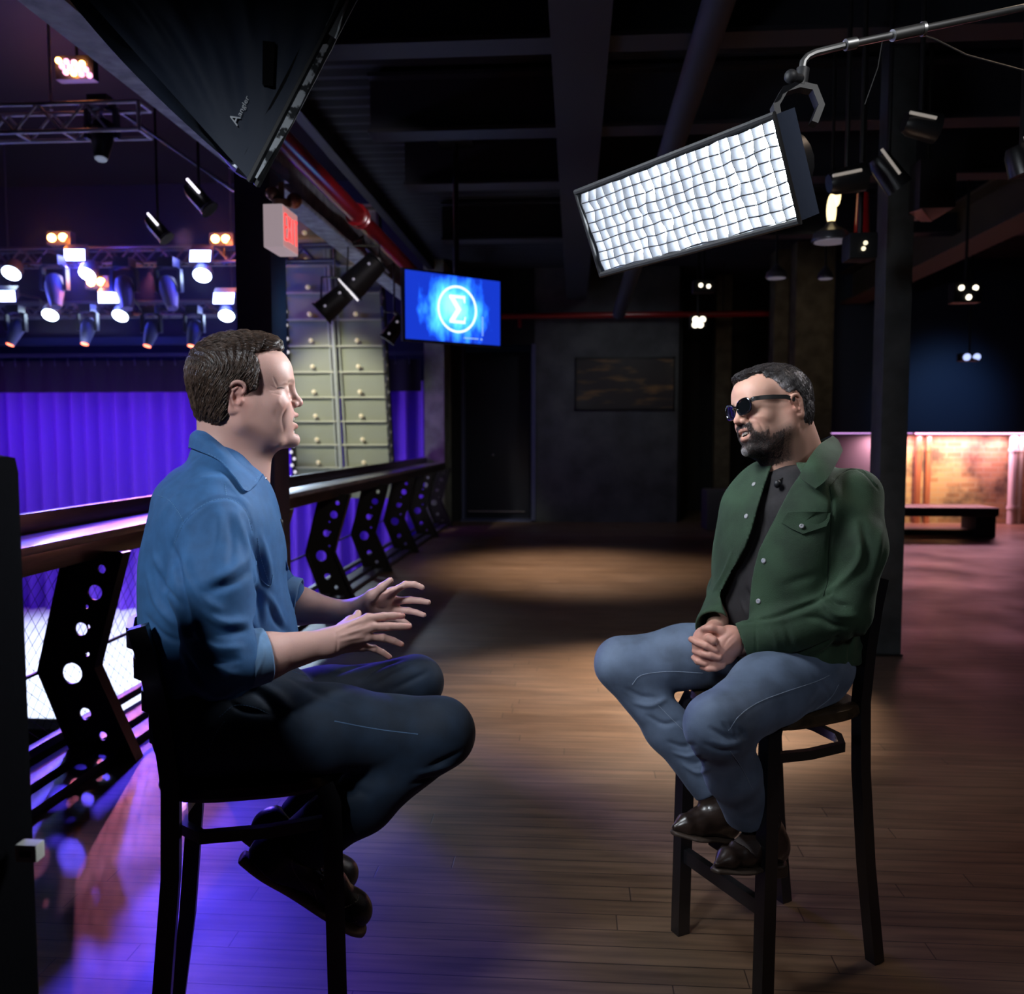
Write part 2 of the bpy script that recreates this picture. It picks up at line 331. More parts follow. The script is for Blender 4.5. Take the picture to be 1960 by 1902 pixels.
# bench
b0 = onZ(1715, 1030, 0); b1 = onZ(1912, 1030, 0); M_lea = mat('black_leather', (.03, .022, .025), .4)
b = thing('bench', ((b0[0]+b1[0])/2, 13.2, 0), 'long low dark upholstered bench in front of the lit brick niche', 'bench')
MB().box((b0[0], 12.85, .30), (b1[0], 13.45, .44), bev=.04).build('seat', M_lea, b)
MB().box((b0[0], 12.92, .0), (b0[0]+.12, 13.38, .30)).build('leg', M_black, b); MB().box((b1[0]-.3, 12.9, .0), (b1[0]-.02, 13.4, .30), bev=.02).build('leg', M_black, b)
MB().box((b0[0], 12.97, .02), (b1[0]-.3, 13.33, .10)).build('shelf', M_black, b)
structure(MB().box((9.3, -2.5, 0), (9.5, 17, 4.3)).build('wall_right', M_black))
structure(MB().box((-14, -2.7, -2.6), (9.5, -2.5, 5.9)).build('wall_front', M_black))

# framed dark picture on the back wall
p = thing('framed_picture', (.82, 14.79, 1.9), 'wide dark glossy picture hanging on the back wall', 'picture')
x0, x1, z0, z1 = -.0, 1.66, 1.89, 2.77
MB().box((x0, 14.765, z0), (x1, 14.795, z0+.03)).box((x0, 14.765, z1-.03), (x1, 14.795, z1)).box((x0, 14.765, z0), (x0+.03, 14.795, z1)).box((x1-.03, 14.765, z0), (x1, 14.795, z1)).build('frame', M_blackm, p)
MB().box((x0+.03, 14.775, z0+.03), (x1-.03, 14.79, z1-.03)).build('canvas', mat('picture_amber_reflection', (.05, .045, .045), .25, color2=(.30, .17, .07), nscale=2.2, stretch=(.6, 1, 3.2), cmin=.52, cmax=.7, coat=.8), p)  # amber reflection painted into the canvas colour

# steel beams under the deck ------------------------------------------------
def ibeam(name, a, b, wdt, hgt, m, label, fl=.03):
    a = np.array(a, float); b = np.array(b, float); along_y = abs(b[1]-a[1]) > abs(b[0]-a[0]); mb = MB()
    c0, c1 = (a[0]-wdt/2, a[0]+wdt/2) if along_y else (a[1]-wdt/2, a[1]+wdt/2); z = a[2]
    def bx(l, h, zl, zh):
        if along_y: mb.box((l, a[1], zl), (h, b[1], zh))
        else: mb.box((a[0], l, zl), (b[0], h, zh))
    bx(c0, c1, z, z+fl); bx(c0, c1, z+hgt-fl, z+hgt); m_ = (c0+c1)/2; bx(m_-.015, m_+.015, z+fl, z+hgt-fl)
    return tag(mb.build(name, m), label, 'beam')
ibeam('ceiling_beam', (-2.15, -1, 3.2), (-2.15, 14.0, 3.2), .19, .34, M_steelgrey, 'pale grey scuffed steel beam running back above the railing')
M_bdk = mat('dark_beam_paint', (.022, .024, .036), .7)
for k, (pxy, lb) in enumerate([(95, 'dark cross beam of the ceiling nearest to the camera'), (225, 'dark cross beam of the ceiling, second from the camera'), (325, 'dark cross beam of the ceiling right before the corrugated deck'), (405, 'dark cross beam of the ceiling behind the corrugated deck')]):
    y = [5.4, 6.9, 8.3, 10.6][k]; ibeam('ceiling_beam', (-1.6, y, 3.78), (9.3, y, 3.78), .22, .45, M_bdk, lb)
ibeam('ceiling_beam', (.02, 1.5, 3.72), (.02, 14.7, 3.72), .34, .5, M_bdk, 'dark lengthwise ceiling beam running back over the middle of the floor')
ibeam('ceiling_beam', (4.4, 1.5, 3.55), (4.4, 14.4, 3.55), .4, .5, mat('brown_beam', (.13, .10, .065), .7), 'brownish lengthwise ceiling beam over the right side')
# large duct, blue-grey, slanting
a = P(1395, -60, 4.2); b_ = P(1300, 270, 6.2); c_ = P(1185, 600, 11.5)
tag(MB().cyl(a, c_, .085, n=24).build('air_duct', mat('duct_metal', (.022, .028, .05), .7)), 'long round blue-grey duct slanting under the ceiling behind the bright softbox', 'duct')
# black columns
col_l = onY(1674, 1250, 5.86)[0]; col_r = onY(1724, 1255, 5.86)[0]
M_col = mat('column_paint', (.05, .055, .06), .5, noise=.3, nscale=6, bump=.2, bscale=60)
c = thing('steel_column', ((col_l+col_r)/2, 5.95, 0), 'dark square steel column standing behind the man in the green jacket', 'column')
MB().box((col_l, 5.86, 0), (col_r, 6.06, 4.2), bev=.006).build('shaft', M_col, c); MB().box((col_l-.01, 5.85, 0), (col_r+.01, 6.07, .012)).build('base_plate', M_blackm, c)
c = thing('steel_column', (-2.03, 5.6, 0), 'black square steel column in the railing line behind the man in the blue shirt', 'column')
cl = onY(455, 700, 5.46)[0]; cr = onY(522, 700, 5.46)[0]
MB().box((cl, 5.46, 0), (cr, 5.75, 3.2), bev=.006).build('shaft', mat('column_black', (.035, .03, .06), .45), c); MB().box((cl-.02, 5.42, 3.12), (cr+.02, 5.79, 3.2)).build('cap_plate', M_blackm, c)
# a second narrower post hiding the far right leg of the railing line
# red sprinkler pipes
p = thing('sprinkler_pipe', (-1.82, 4.0, 3.2), 'thick glossy red sprinkler pipe running back under the ceiling', 'pipe')
MB().cyl((-1.82, 2.0, 3.29), (-1.82, 14.5, 3.29), .068, n=28).build('tube', M_red, p)
for y in (3.9, 7.35, 11.2): MB().lathe((-1.82, y, 3.29), (0, 1, 0), [(-.07, .072), (-.06, .095), (-.035, .095), (-.03, .082), (.03, .082), (.035, .095), (.06, .095), (.07, .072)], 28).build('coupling', M_red, p)
p = thing('sprinkler_pipe', (0, 14.6, 3.4), 'thin red pipe running across the back wall near the ceiling', 'pipe')
MB().cyl((-1.5, 14.6, 3.44), (3.2, 14.6, 3.44), .05, n=16).build('tube', M_red, p)
xd = onY(995, 615, 14.6)[0]; [MB().cyl((xx, 14.6, 3.46), (xx, 14.6, 4.27), .01, n=6).build('hanger', M_blackm, p) for xx in (-1, 2.4)]; MB().cyl((xd, 14.6, 3.25), (xd, 14.6, 3.44), .03, n=12).build('drop', M_red, p)

# ================================================================== RAILING
def holed_plate(outer, holes, y, t=.012, n=20):
    bm = bmesh.new(); E = []
    def loop(pts):
        vs = [bm.verts.new((x, y, z)) for x, z in pts]
        for i in range(len(vs)): E.append(bm.edges.new((vs[i], vs[(i+1) % len(vs)])))
    loop(outer)
    for hx, hz, hr in holes: loop([(hx+hr*cos(2*pi*i/n), hz+hr*sin(2*pi*i/n)) for i in range(n)])
    bmesh.ops.triangle_fill(bm, use_beauty=True, use_dissolve=False, edges=E)
    r = bmesh.ops.extrude_face_region(bm, geom=bm.faces[:]); bmesh.ops.translate(bm, vec=(0, t, 0), verts=[v for v in r['geom'] if isinstance(v, bmesh.types.BMVert)])
    bmesh.ops.recalc_face_normals(bm, faces=bm.faces[:]); bm.verts.index_update()
    mb = MB(); mb.add([v.co for v in bm.verts], [[v.index for v in f.verts] for f in bm.faces]); bm.free(); return mb
FRT = [(-1.985, .94), (-2.135, .42), (-1.955, .0)]; BCK = [(-2.235, .0), (-2.39, .40), (-2.25, .94)]
HOLES = [(-2.135, .755, .034), (-2.205, .588, .03), (-2.255, .385, .048), (-2.18, .475, .011), (-2.17, .60, .009), (-2.175, .69, .009), (-2.20, .20, .028), (-2.12, .10, .02), (-2.10, .86, .02)]
def bracket(y, par):
    pl = holed_plate(FRT+BCK, HOLES, y)
    for ln in (FRT, BCK):
        pl.bar([(ln[0][0], y, ln[0][1]), (ln[1][0], y, ln[1][1]), (ln[2][0], y, ln[2][1])], .07, .012, up=(1, 0, 0))
    return pl.build('bracket', mat('bracket_steel', (.035, .028, .022), .35, metal=.4), par, auto=30)
def railing(y0, y1, brs, label):
    t = thing('railing', (-2.2, (y0+y1)/2, 0), label, 'railing')
    MB().box((-2.38, y0, .995), (-2.08, y1, 1.03), bev=.006).build('shelf', mat('shelf_wood', (.34, .29, .31), .30, noise=.3, nscale=5, stretch=(10, 1, 10), coat=.5), t)
    MB().box((-2.42, y0, .98), (-2.38, y1, 1.115), bev=.006).build('ledge', M_wood, t)
    MB().box((-2.12, y0, .915), (-2.085, y1, .995), bev=.004).build('fascia', M_wood, t)
    for y in brs: bracket(y, t)
    MB().cyl((-2.38, y0, .40), (-2.38, y1, .40), .009, n=8).build('cable', M_blackm, t)
    k = MB(); k.box((-2.14, y0, 0), (-2.05, y1, .035), bev=.004); k.box((-2.30, y0, .0), (-2.18, y1, .05), bev=.004); k.box((-2.36, y0, .07), (-2.32, y1, .11), bev=.004); k.build('kerb', mat('kerb_paint', (.10, .09, .13), .35), t)
    return t
rl = railing(1.7, 5.44, [2.1, 3.715, 5.1], 'near section of the drink railing on chevron brackets, left of the black column')
railing(5.77, 13.98, [6.0, 7.6, 9.2, 10.8, 12.4, 13.9], 'far section of the drink railing running from the black column to the back wall')
nt_ = MB()
for i in range(60):
    for s in (1, -1):
        y = 1.3+i*.075; z0_, z1_ = .05, .9; ya, yb = y, y+s*.85
        for k in range(1):
            if min(ya, yb) < 1.7 or max(ya, yb) > 5.4: continue
            nt_.tube([(-2.36, ya, z0_), (-2.40, (ya+yb)/2, .42), (-2.3, yb, z1_)], .0013, 4)
nt_.build('safety_net', M_black, rl)

# ================================================================== STAGE
M_curt = mat('velour_curtain', (.16, .05, .60), .9, sheen=.3)
V = []; Fc = []; nx = 900; xs = np.linspace(-13.4, -2.45, nx); zs = [-1.5, -.5, .6, 1.6, 2.35]
for z in zs:
    for i, x in enumerate(xs):
        ph = x*2*pi/.27 + .7*sin(x*3.1)+.5*sin(x*1.3); V.append((x, 14.25+.085*sin(ph)+.02*sin(ph*.5+1)+.03*(sin(x*.9)), z))
Fc = [[j*nx+i, j*nx+i+1, (j+1)*nx+i+1, (j+1)*nx+i] for j in range(len(zs)-1) for i in range(nx-1)]
o = mesh_obj('stage_curtain', V, Fc, M_curt); tag(o, 'full violet velour curtain hanging in folds across the back of the stage', 'curtain')
t = thing('curtain_border', (-8, 13.8, 2.2), 'black border cloth on a hook rail above the violet curtain', 'curtain')
V = []; xs = np.linspace(-13.4, -2.45, 500)
for z in (2.17, 2.68):
    for x in xs: V.append((x, 13.85+.03*sin(x*17), z))
mesh_obj('cloth', V, [[i, i+1, 500+i+1, 500+i] for i in range(499)], mat('border_cloth', (.004, .004, .012), .95), t)
MB().box((-13.4, 13.8, 2.74), (-2.4, 13.84, 2.80)).box((-13.4, 13.5, 2.90), (-4.2, 13.56, 3.02)).build('rail', mat('border_rail', (.035, .04, .08), .4, metal=.3), t)
hk = MB()
for i in range(48): x = -13.2+i*.225; hk.tube([(x, 13.8, 2.74), (x, 13.78, 2.70), (x+.012, 13.78, 2.63), (x, 13.8, 2.60)], .008, 6)
hk.build('hooks', mat('border_rail'), t)

# trusses
M_tr = mat('truss_metal', (.09, .10, .16), .4, metal=.5)
def truss(y, z, x0, x1, s, label, m, step=.4, r=.014):
    t = thing('truss', ((x0+x1)/2, y, z-s/2), label, 'truss')
    mb = MB()
    for dy in (-s/2, s/2):
        for dz in (-s/2, s/2): mb.cyl((x0, y+dy, z+dz), (x1, y+dy, z+dz), r*1.5, n=10)
    mb.build('chords', m, t); mb = MB(); k = int((x1-x0)/step)
    for i in range(k):
        xa = x0+i*step; xb = xa+step
        for dy in (-s/2, s/2): mb.cyl((xa, y+dy, z-s/2), (xa+step/2, y+dy, z+s/2), r, n=6); mb.cyl((xa+step/2, y+dy, z+s/2), (xb, y+dy, z-s/2), r, n=6)
        mb.cyl((xa, y-s/2, z-s/2), (xa, y+s/2, z-s/2), r, n=6)
    for xx in (x0, x1): mb.cyl((xx, y-s/2, z-s/2), (xx, y+s/2, z-s/2), r*1.5, n=6); mb.cyl((xx, y-s/2, z+s/2), (xx, y+s/2, z+s/2), r*1.5, n=6); mb.cyl((xx, y-s/2, z-s/2), (xx, y-s/2, z+s/2), r*1.5, n=6)
    mb.build('lattice', m, t)
    for xx in (x0+.8, x1-.8): MB().cyl((xx, y, z+s/2-.01), (xx, y, 5.85), .012, n=6).build('hanger', m, t)
    return t
truss(12.1, 3.98, -9.2, -3.3, .22, 'upper dark lighting truss over the stage', M_tr)
truss(12.6, 3.32, -9.2, -4.2, .2, 'lower dark lighting truss over the stage', M_tr)
T3 = onY(266, 215, 7.05)
truss(7.15, 4.05, -7.4, T3[0], .22, 'bright steel box truss high at the left, closest to the camera', mat('truss_bright', (.62, .60, .75), .4, metal=.2), r=.011)

def emis(name, c, s): return mat(name, (.8, .8, .8), .5, emit=c, estr=s)
E_or = emis('orange_lens', (1, .30, .05), 45); E_bl = emis('blue_panel_lens', (.28, .36, 1), 28); E_wh = emis('cool_white_lens', (.62, .8, 1), 22); E_ro = emis('red_orange_lens', (1, .16, .05), 5)
M_can = mat('fixture_black', (.05, .055, .09), .4)
def aim(mb_pts, c, d): return mb_pts
def disc(mb, c, d, r, n=24, ry=None):
    u, v, w_ = frame_of(d); return mb.prism([c+u*r*cos(2*pi*i/n)+v*(ry or r)*sin(2*pi*i/n) for i in range(n)], w_*.004)
def clamp_part(t, c, top):
    hi = top > 3.6; e_ = np.array([c[0], 12.02 if hi else 12.52, 3.86 if hi else 3.22]); k = np.array([c[0], c[1]*.3+e_[1]*.7, max(c[2]+.03, e_[2])])
    MB().tube([c, k, e_], .014, 8).box(e_-.03, e_+.03).build('clamp', M_blackm, t)
TO_CAM = np.array([.45, -.85, -.30])
for (ax, ay, bx, by, lb) in [(99, 455, 120.5, 454, 'pair of orange blinder lamps at the upper left of the stage rig'), (412, 457, 432, 457, 'pair of orange blinder lamps at the upper right of the stage rig'), (174, 540, 193, 539, 'pair of orange blinder lamps lower in the middle of the stage rig')]:
    c1 = P(ax, ay, 12); c2 = P(bx, by, 12); cc = (c1+c2)/2; t = thing('blinder_light', cc+np.array([0, .1, -.1]), lb, 'stage light', 'orange blinder lamps')
    MB().box(cc-[.17, -.02, .09], cc+[.17, .16, .09], bev=.01).build('housing', M_can, t); clamp_part(t, cc+np.array([0, .08, .07]), 4.12 if ay < 500 else 3.55)
    for c0 in (c1, c2): disc(MB(), c0, TO_CAM, .052).build('lens', E_or, t)
for k, (x, y, lb) in enumerate([(142.5, 488, 'glowing blue-white panel light, upper left of the stage rig'), (383, 490, 'glowing blue-white panel light, upper right of the stage rig'), (207.5, 569.5, 'glowing blue-white panel light in the middle of the lower truss'), (428, 571, 'glowing blue-white panel light on the lower truss beside the black column'), (9, 567, 'glowing blue-white panel light at the left picture edge')]):
    c = P(x, y, 11.8); t = thing('panel_light', c+np.array([0, .1, -.1]), lb, 'stage light', 'blue panel lights')
    u = RT; v = np.cross(u, np.array([.1, -.75, -.66])); v /= np.linalg.norm(v); q = [c-u*.135-v*.08+u*.025, c+u*.135-v*.08+u*.025, c+u*.135+v*.08-u*.025, c-u*.135+v*.08-u*.025]
    nn = np.cross(u, v); nn = nn if nn[1] > 0 else -nn
    MB().prism(q, nn*.004).build('lens', E_bl, t); MB().prism([a_+nn*.005+(a_-c)*.08 for a_ in q], nn*.12).build('housing', M_can, t); clamp_part(t, c+nn*.1, 3.9 if y < 520 else 3.25)
for k, (x, y, rx, ry, rot, lb) in enumerate([(21.5, 523, 16, 10, -.2, 'round white stage lamp at the far left of the rig'), (166.5, 525, 15, 9, -.6, 'round white stage lamp touching the lower orange pair'), (387, 527, 16, 11, 0, 'round white stage lamp below the upper right blue panel'), (96, 603, 14, 8, -.1, 'round white stage lamp in the bottom row, left'), (230, 604.5, 14, 7, -.4, 'round white stage lamp in the bottom row, middle'), (433.5, 604.5, 14, 8, 0, 'round white stage lamp in the bottom row beside the black column'), (535, 527, 9, 11, 0, 'small white stage lamp seen between the black column and the panel tower')]):
    c = P(x, y, 11.9); t = thing('par_light', c+np.array([0, .1, -.1]), lb, 'stage light', 'round white stage lamps')
    d = np.array([.12+rot*.3, -.62, -.72]); d /= np.linalg.norm(d); s = 11.9/F
    disc(MB(), c, d, rx*s*1.02).build('lens', E_wh, t); MB().lathe(c-d*.006, -d, [(0, rx*s*1.12), (.1, rx*s*1.12), (.2, rx*s*.7), (.24, rx*s*.4)]).build('housing', M_can, t); clamp_part(t, c-d*.15, 3.9 if y < 540 else 3.25)
M_head = mat('moving_head_shell', (.42, .36, .40), .4)
def moving_head(x, y, D, s, lens, lb, tilt, shell=M_head, top=3.9, grp=None):
    c = P(x, y, D); t = thing('moving_head_light', c+np.array([0, 0, -.2*s]), lb, 'stage light', grp)
    d = np.array([tilt, -.35, -1.0]); d /= np.linalg.norm(d)
    MB().lathe(c-d*.16*s, d, [(0, .05*s), (.03*s, .085*s), (.14*s, .10*s), (.24*s, .085*s), (.36*s, .06*s), (.38*s, .055*s)], 20).build('head', shell, t)
    disc(MB(), c+d*.225*s, d, .05*s).build('lens', lens, t)
    mb = MB(); u = RT
    for q in (-1, 1): mb.bar([c+u*q*.02*s+[0, 0, .26*s], c+u*q*.125*s+[0, 0, .22*s], c+u*q*.13*s+[0, 0, -.02*s]], .035*s, .07*s, up=(0, 1, 0))
    mb.box(c+[-.09*s, -.08*s, .24*s], c+[.09*s, .08*s, .34*s]).build('yoke', M_can, t); clamp_part(t, c+np.array([0, 0, .33*s]), max(top, c[2]+.4*s))
    return t
M_lensd = mat('dark_lens', (.1, .1, .2), .1, spec=.8)
for x, y, lb, tl in [(105, 552, 'pale moving head light on the left of the stage rig', .25), (239, 556, 'pale moving head light right of the lower blue panel', .3), (323, 556, 'pale moving head light between the two right blue panels', .35)]: moving_head(x, y, 11.7, 1.25, M_lensd, lb, tl, grp='pale moving heads')
M_hb = mat('fixture_bluegrey', (.18, .2, .42), .4)
for x, y, lb, tl in [(31, 632, 'tilted spotlight with a red lens at the lower left of the rig', -.25), (168, 630, 'spotlight with a bright orange lens, second in the bottom row', -.05), (290, 634, 'spotlight with a dim red lens, third in the bottom row', -.15), (372, 634, 'spotlight with a bright orange lens, last in the bottom row before the man\'s head', -.08)]: moving_head(x, y, 11.6, .95, E_ro, lb, tl, M_hb, 3.25, 'spotlights with red lenses')
# near ones, upper left
moving_head(196, 262, 7.3, .95, M_lensd, 'dark round moving light hanging under the bright box truss', .1, M_blackm, 3.95)
c = P(138, 126, 7.6); t = thing('blinder_light', c, 'cluster of warm and pink blinder bulbs above the bright box truss', 'stage light')
MB().box(c+[-.17, .03, -.1], c+[.17, .12, .1]).tube([c+[0, .08, .08], (c[0], c[1]+.08, 5.85)], .012, 6).build('housing', M_can, t)
for i in range(3):
    for j in range(4): disc(MB(), P(112+j*15+i*7, 116+i*11+j*2, 7.6), TO_CAM, .026, 12).build('lens', E_or if (i+j) % 3 == 0 else emis('pink_bulb', (1, .35, .6), 3), t)
for k, (x0_, y0_, x1_, y1_, D, lb) in enumerate([(285, 418, 320, 458, 9, 'slim slanted spotlight with bright rims above the stage rig'), (360, 355, 402, 402, 7.5, 'slim slanted spotlight with a bright edge below the near softbox')]):
    a = P(x0_, y0_, D); b = P(x1_, y1_, D); t = thing('spotlight', (a+b)/2, lb, 'stage light')
    dd = (b-a)/np.linalg.norm(b-a); MB().lathe(a, dd, [(0, .05), (.06, .07), (np.linalg.norm(b-a)-.04, .07), (np.linalg.norm(b-a), .085)], 18).build('barrel', M_blackm, t)
    MB().cyl(a+np.array([.03, -.085, .03]), a*.45+b*.55+np.array([.03, -.085, .03]), .010, n=8).build('lit_edge', emis('edge_glint', (.9, .85, 1), 2.5), t)  # bright barrel edge imitated by a glowing strip, not a lamp
    MB().cyl(b-dd*.03, b+dd*.0, .078, n=18).build('lens_ring', mat('dim_ring', (.25, .24, .3), .3, metal=.5), t)
    MB().tube([(a+b)/2, ((a+b)/2)*[1, 1, 0]+np.array([0, 0, 5.85])], .012, 8).build('yoke', M_blackm, t)

# marquee panel tower
def tower():
    C0 = P(655, 900, 12.6); C0[2] = .5; t = thing('panel_tower', C0, 'tall pale panel tower with rows of globe bulbs beside the stage', 'wall panel')
    lean = .045; U = np.array([cos(.04), sin(.04), 0]); N = np.array([sin(.04), -cos(.04), 0.0])
    mp = mat('tower_panel', (.33, .35, .26), .65, bump=.3, bscale=14); ml = mat('tower_ledge', (.62, .62, .46), .6)
    def pt(u, z, n=0.0): return C0*[1, 1, 0]+U*(u-lean*(z-1.0))+N*n+np.array([0, 0, z])
    rows = [P(600, y, 12.5)[2] for y in (895, 851, 806, 760, 712, 662.7, 613, 562.5, 512, 461, 410)]; zz = [.55]+rows+[4.7]
    L_, R_ = -.66, .68
    for i in range(len(zz)-1):
        for (ua, ub) in ((L_, -.03), (.03, R_)):
            MB().add([pt(ua, zz[i]+.01), pt(ub, zz[i]+.01), pt(ub, zz[i+1]-.01), pt(ua, zz[i+1]-.01), pt(ua, zz[i+1]-.01, -.1), pt(ub, zz[i+1]-.01, -.1), pt(ub, zz[i]+.01, -.1), pt(ua, zz[i]+.01, -.1)],
                     [[0, 1, 2, 3], [4, 5, 6, 7], [3, 2, 5, 4], [0, 7, 6, 1], [0, 3, 4, 7], [1, 6, 5, 2]]).build('panel', mp, t, smooth=False)
            MB().prism([pt(ua, zz[i+1]-.012, -.02), pt(ub, zz[i+1]-.012, -.02), pt(ub, zz[i+1]-.012, .05), pt(ua, zz[i+1]-.012, .05)], (0, 0, .022)).build('ledge', ml, t, smooth=False)
    MB().tube([pt(-.0, .5, .05), pt(0, 4.7, .05)], .03, 12).tube([pt(-.07, .5, .03), pt(-.07, 4.7, .03)], .014, 8).tube([pt(.07, .5, .03), pt(.07, 4.7, .03)], .014, 8).build('conduit', mat('conduit_paint', (.45, .48, .42), .5), t)
    mg = mat('globe_bulb', (.8, .72, .5), .25, emit=(1, .8, .45), estr=.25)
    for z in rows[:-1]:
        for u in (-.33, .33): MB().sphere(pt(u, z+.075, .06), .033, 14, 8).build('bulb', mg, t)
    fr = mat('tower_frame', (.03, .03, .03), .5)
    for u in (L_-.035, R_+.045):
        MB().tube([pt(u, .5, .0), pt(u, 5.8, .0)], .04, 8).build('frame_post', fr, t)
        for i in range(36 if u < 0 else 33):
            z = .56+i*.095
            MB().sphere(pt(u-(.02 if i % 2 else -.02), z, .05), .02 if u > 0 else .024, 10, 6).build('bulb', emis('edge_bulb', (1, .95, 1), .8) if u < 0 else mat('dim_edge_bulb', (.16, .15, .13), .2), t)
tower()

# spotlights hung from the beam by the tower
def spot_can(x0_, y0_, x1_, y1_, D, r, lb, hang):
    a = P(x0_, y0_, D); b = P(x1_, y1_, D); t = thing('spotlight', (a+b)/2, lb, 'spotlight'); L_ = np.linalg.norm(b-a); dd = (b-a)/L_
    MB().lathe(a, dd, [(0, r*.9), (L_*.5, r), (L_*.55, r*1.02), (L_, r*1.1), (L_+.01, r*1.25), (L_+.02, r*1.25)], 22).build('barrel', M_black, t)
    MB().lathe(a-dd*.02, dd, [(0, r*1.3), (.016, r*1.3)], 22).build('front_frame', emis('lit_rim', (1, .95, 1), 1.1) if r == .105 else M_blackm, t)  # the one bright rim glows by itself to look lit
    u = RT; m_ = (a+b)/2; h = P(hang[0], hang[1], D)
    MB().bar([m_-u*r*1.3, m_-u*r*1.2+[0, 0, r*2.2], m_+u*r*1.2+[0, 0, r*2.2], m_+u*r*1.3], .012, .03, up=(0, 1, 0)).tube([m_+[0, 0, r*2.2], np.array([m_[0], m_[1], max(3.3, m_[2]+r*2.5)]), np.array([-2.1, m_[1], 3.21])], .012, 8).build('yoke', M_blackm, t)
    for q in (-.3, .35): MB().sphere(m_+dd*L_*q*.9-FW*r*1.05, .014, 8, 6).build('knob', mat('glint_knob', (.6, .6, .6), .2, metal=.8, emit=(.8, .75, 1), estr=.25), t)  # slight emission paints a glint on the knobs
spot_can(665, 556, 618, 598, 8.4, .105, 'black spotlight in front of the panel tower, aimed down left', (690, 500))
spot_can(722, 500, 672, 550, 8.1, .12, 'large black spotlight barrel above the one before the panel tower', (700, 445))
spot_can(768, 610, 742, 648, 9.4, .08, 'small black spotlight left of the screen', (770, 560))

# haze and stage lamps live here
lamp('AREA', (-7.5, 12.6, 2.0), (-7.5, 14.3, .4), 85, (.34, .02, 1), 8.0, .4, name='curtain_wash')
lamp('SPOT', (-6.3, 10.0, 3.6), (-6.3, 11.0, -1.5), 3000, (.75, .85, 1), .3, spot=75, blend=.5, name='deck_spot')
lamp('SPOT', (-7.0, 12.0, 3.9), (-1.3, 2.5, 0), 3200, (.10, .07, 1), .12, spot=30, blend=.6, name='blue_spill')
lamp('SPOT', (-6.0, 12.2, 3.8), (-1.7, 2.9, 0), 700, (1, .25, .45), .05, spot=12, blend=.6, name='pink_spill')
lamp('SPOT', (-4.2, 9.6, 4.0), (-3.3, 12.4, 1.9), 500, (1, .98, .82), .1, spot=34, blend=.8, name='tower_spot')
lamp('AREA', (-6.5, 12.8, 3.7), (-6.5, 15, 3.6), 28, (.03, .04, 1), 5, 1, name='rig_glow_fill')  # added blue lamp imitating the glow behind the rig
lamp('SPOT', (-5.5, 6.0, 2.2), (-2.0, 5.5, 3.3), 60, (.55, .5, 1), .1, spot=100, blend=1, name='beam_spill')

for x_, y_ in [(142.5, 488), (383, 490), (207.5, 569.5), (428, 571), (11, 567)]:
    lamp('POINT', P(x_, y_, 11.6), (0, 0, 0), 18, (.05, .07, 1), .05, name='panel_glow')
for x_, y_ in [(110, 455), (422, 457), (183, 540)]:
    lamp('POINT', P(x_, y_, 11.8), (0, 0, 0), 14, (1, .22, .03), .05, name='blinder_glow')
lamp('SPOT', (-4.6, 9.2, 4.6), (-.75, 2.3, 0), 2300, (.08, .045, 1), .15, spot=22, blend=.8, name='blue_spill_high')
lamp('SPOT', (-5.2, 11.6, 4.2), (-2.2, 3.4, 1.0), 900, (1, .45, .8), .1, spot=10, blend=.9, name='shelf_spill')
lamp('SPOT', (-4.6, 13.0, 3.7), (-2.05, 8.8, .6), 1300, (.6, .78, 1), .08, spot=36, blend=.7, name='far_rail_spot')


# ================================================================== EXIT SIGN, SCREEN
a = onY(503, 392, 4.85); b = onY(540, 392, 4.85); zt = onY(503, 390, 4.85)[2]; zb = onY(503, 466, 4.85)[2]-.02
t = thing('exit_sign', ((a[0]+b[0])/2, 5.0, zb), 'boxy white EXIT sign with red letters hanging at the black column', 'sign')
X1 = b[0]
MB().box((a[0], 4.85, zb), (X1, 5.12, zt), bev=.006).build('housing', mat('sign_box', (.62, .52, .56), .45, emit=(1, .78, .85), estr=.30), t)
MB().box((X1, 4.86, zb+.01), (X1+.003, 5.11, zt-.01)).build('face', mat('sign_face', (.75, .5, .5), .4, emit=(1, .45, .45), estr=.45), t)
Er = emis('exit_red', (1, .03, .03), 1.6)
def strk(y0_, z0_, y1_, z1_, w_=.011):
    p0 = np.array([X1+.003, y0_, z0_]); p1 = np.array([X1+.003, y1_, z1_]); d_ = (p1-p0)/np.linalg.norm(p1-p0); n_ = np.cross(d_, [1, 0, 0])*w_
    return [p0-n_, p1-n_, p1+n_, p0+n_]
zz0, zz1 = zb+.05, zt-.05; hh_ = zz1-zz0
lt = {'E': [(0, 0, 0, 1), (0, 0, 1, 0), (0, .5, .85, .5), (0, 1, 1, 1)], 'X': [(0, 0, 1, 1), (1, 0, 0, 1)], 'I': [(.5, 0, .5, 1)], 'T': [(.5, 0, .5, 1), (0, 1, 1, 1)]}
for i, ch in enumerate('EXIT'):
    y0_ = 4.875+i*.06; mb = MB()
    for (p, q, r_, s_) in lt[ch]: mb.prism(strk(y0_+p*.04, zz0+q*hh_, y0_+r_*.04, zz0+s_*hh_, .006), (.004, 0, 0))
    mb.build('letter', Er, t, smooth=False)
mb = MB(); tp = np.array([(a[0]+b[0])/2, 5.0, zt-.004]); mb.tube([tp, tp+[0, 0, .16]], .016, 8).lathe(tp+[0, 0, .02], (0, 0, 1), [(0, .05), (.04, .05), (.05, .03)], 16).sphere(tp+[.06, .05, .07], .045).sphere(tp+[-.05, .0, .10], .04).tube([tp+[0, 0, .14], tp+[-.2, .40, .22], tp+[-.38, .62, .22]], .014, 8); mb.build('conduit', mat('junction_brass', (.25, .15, .12), .4, metal=.5), t)

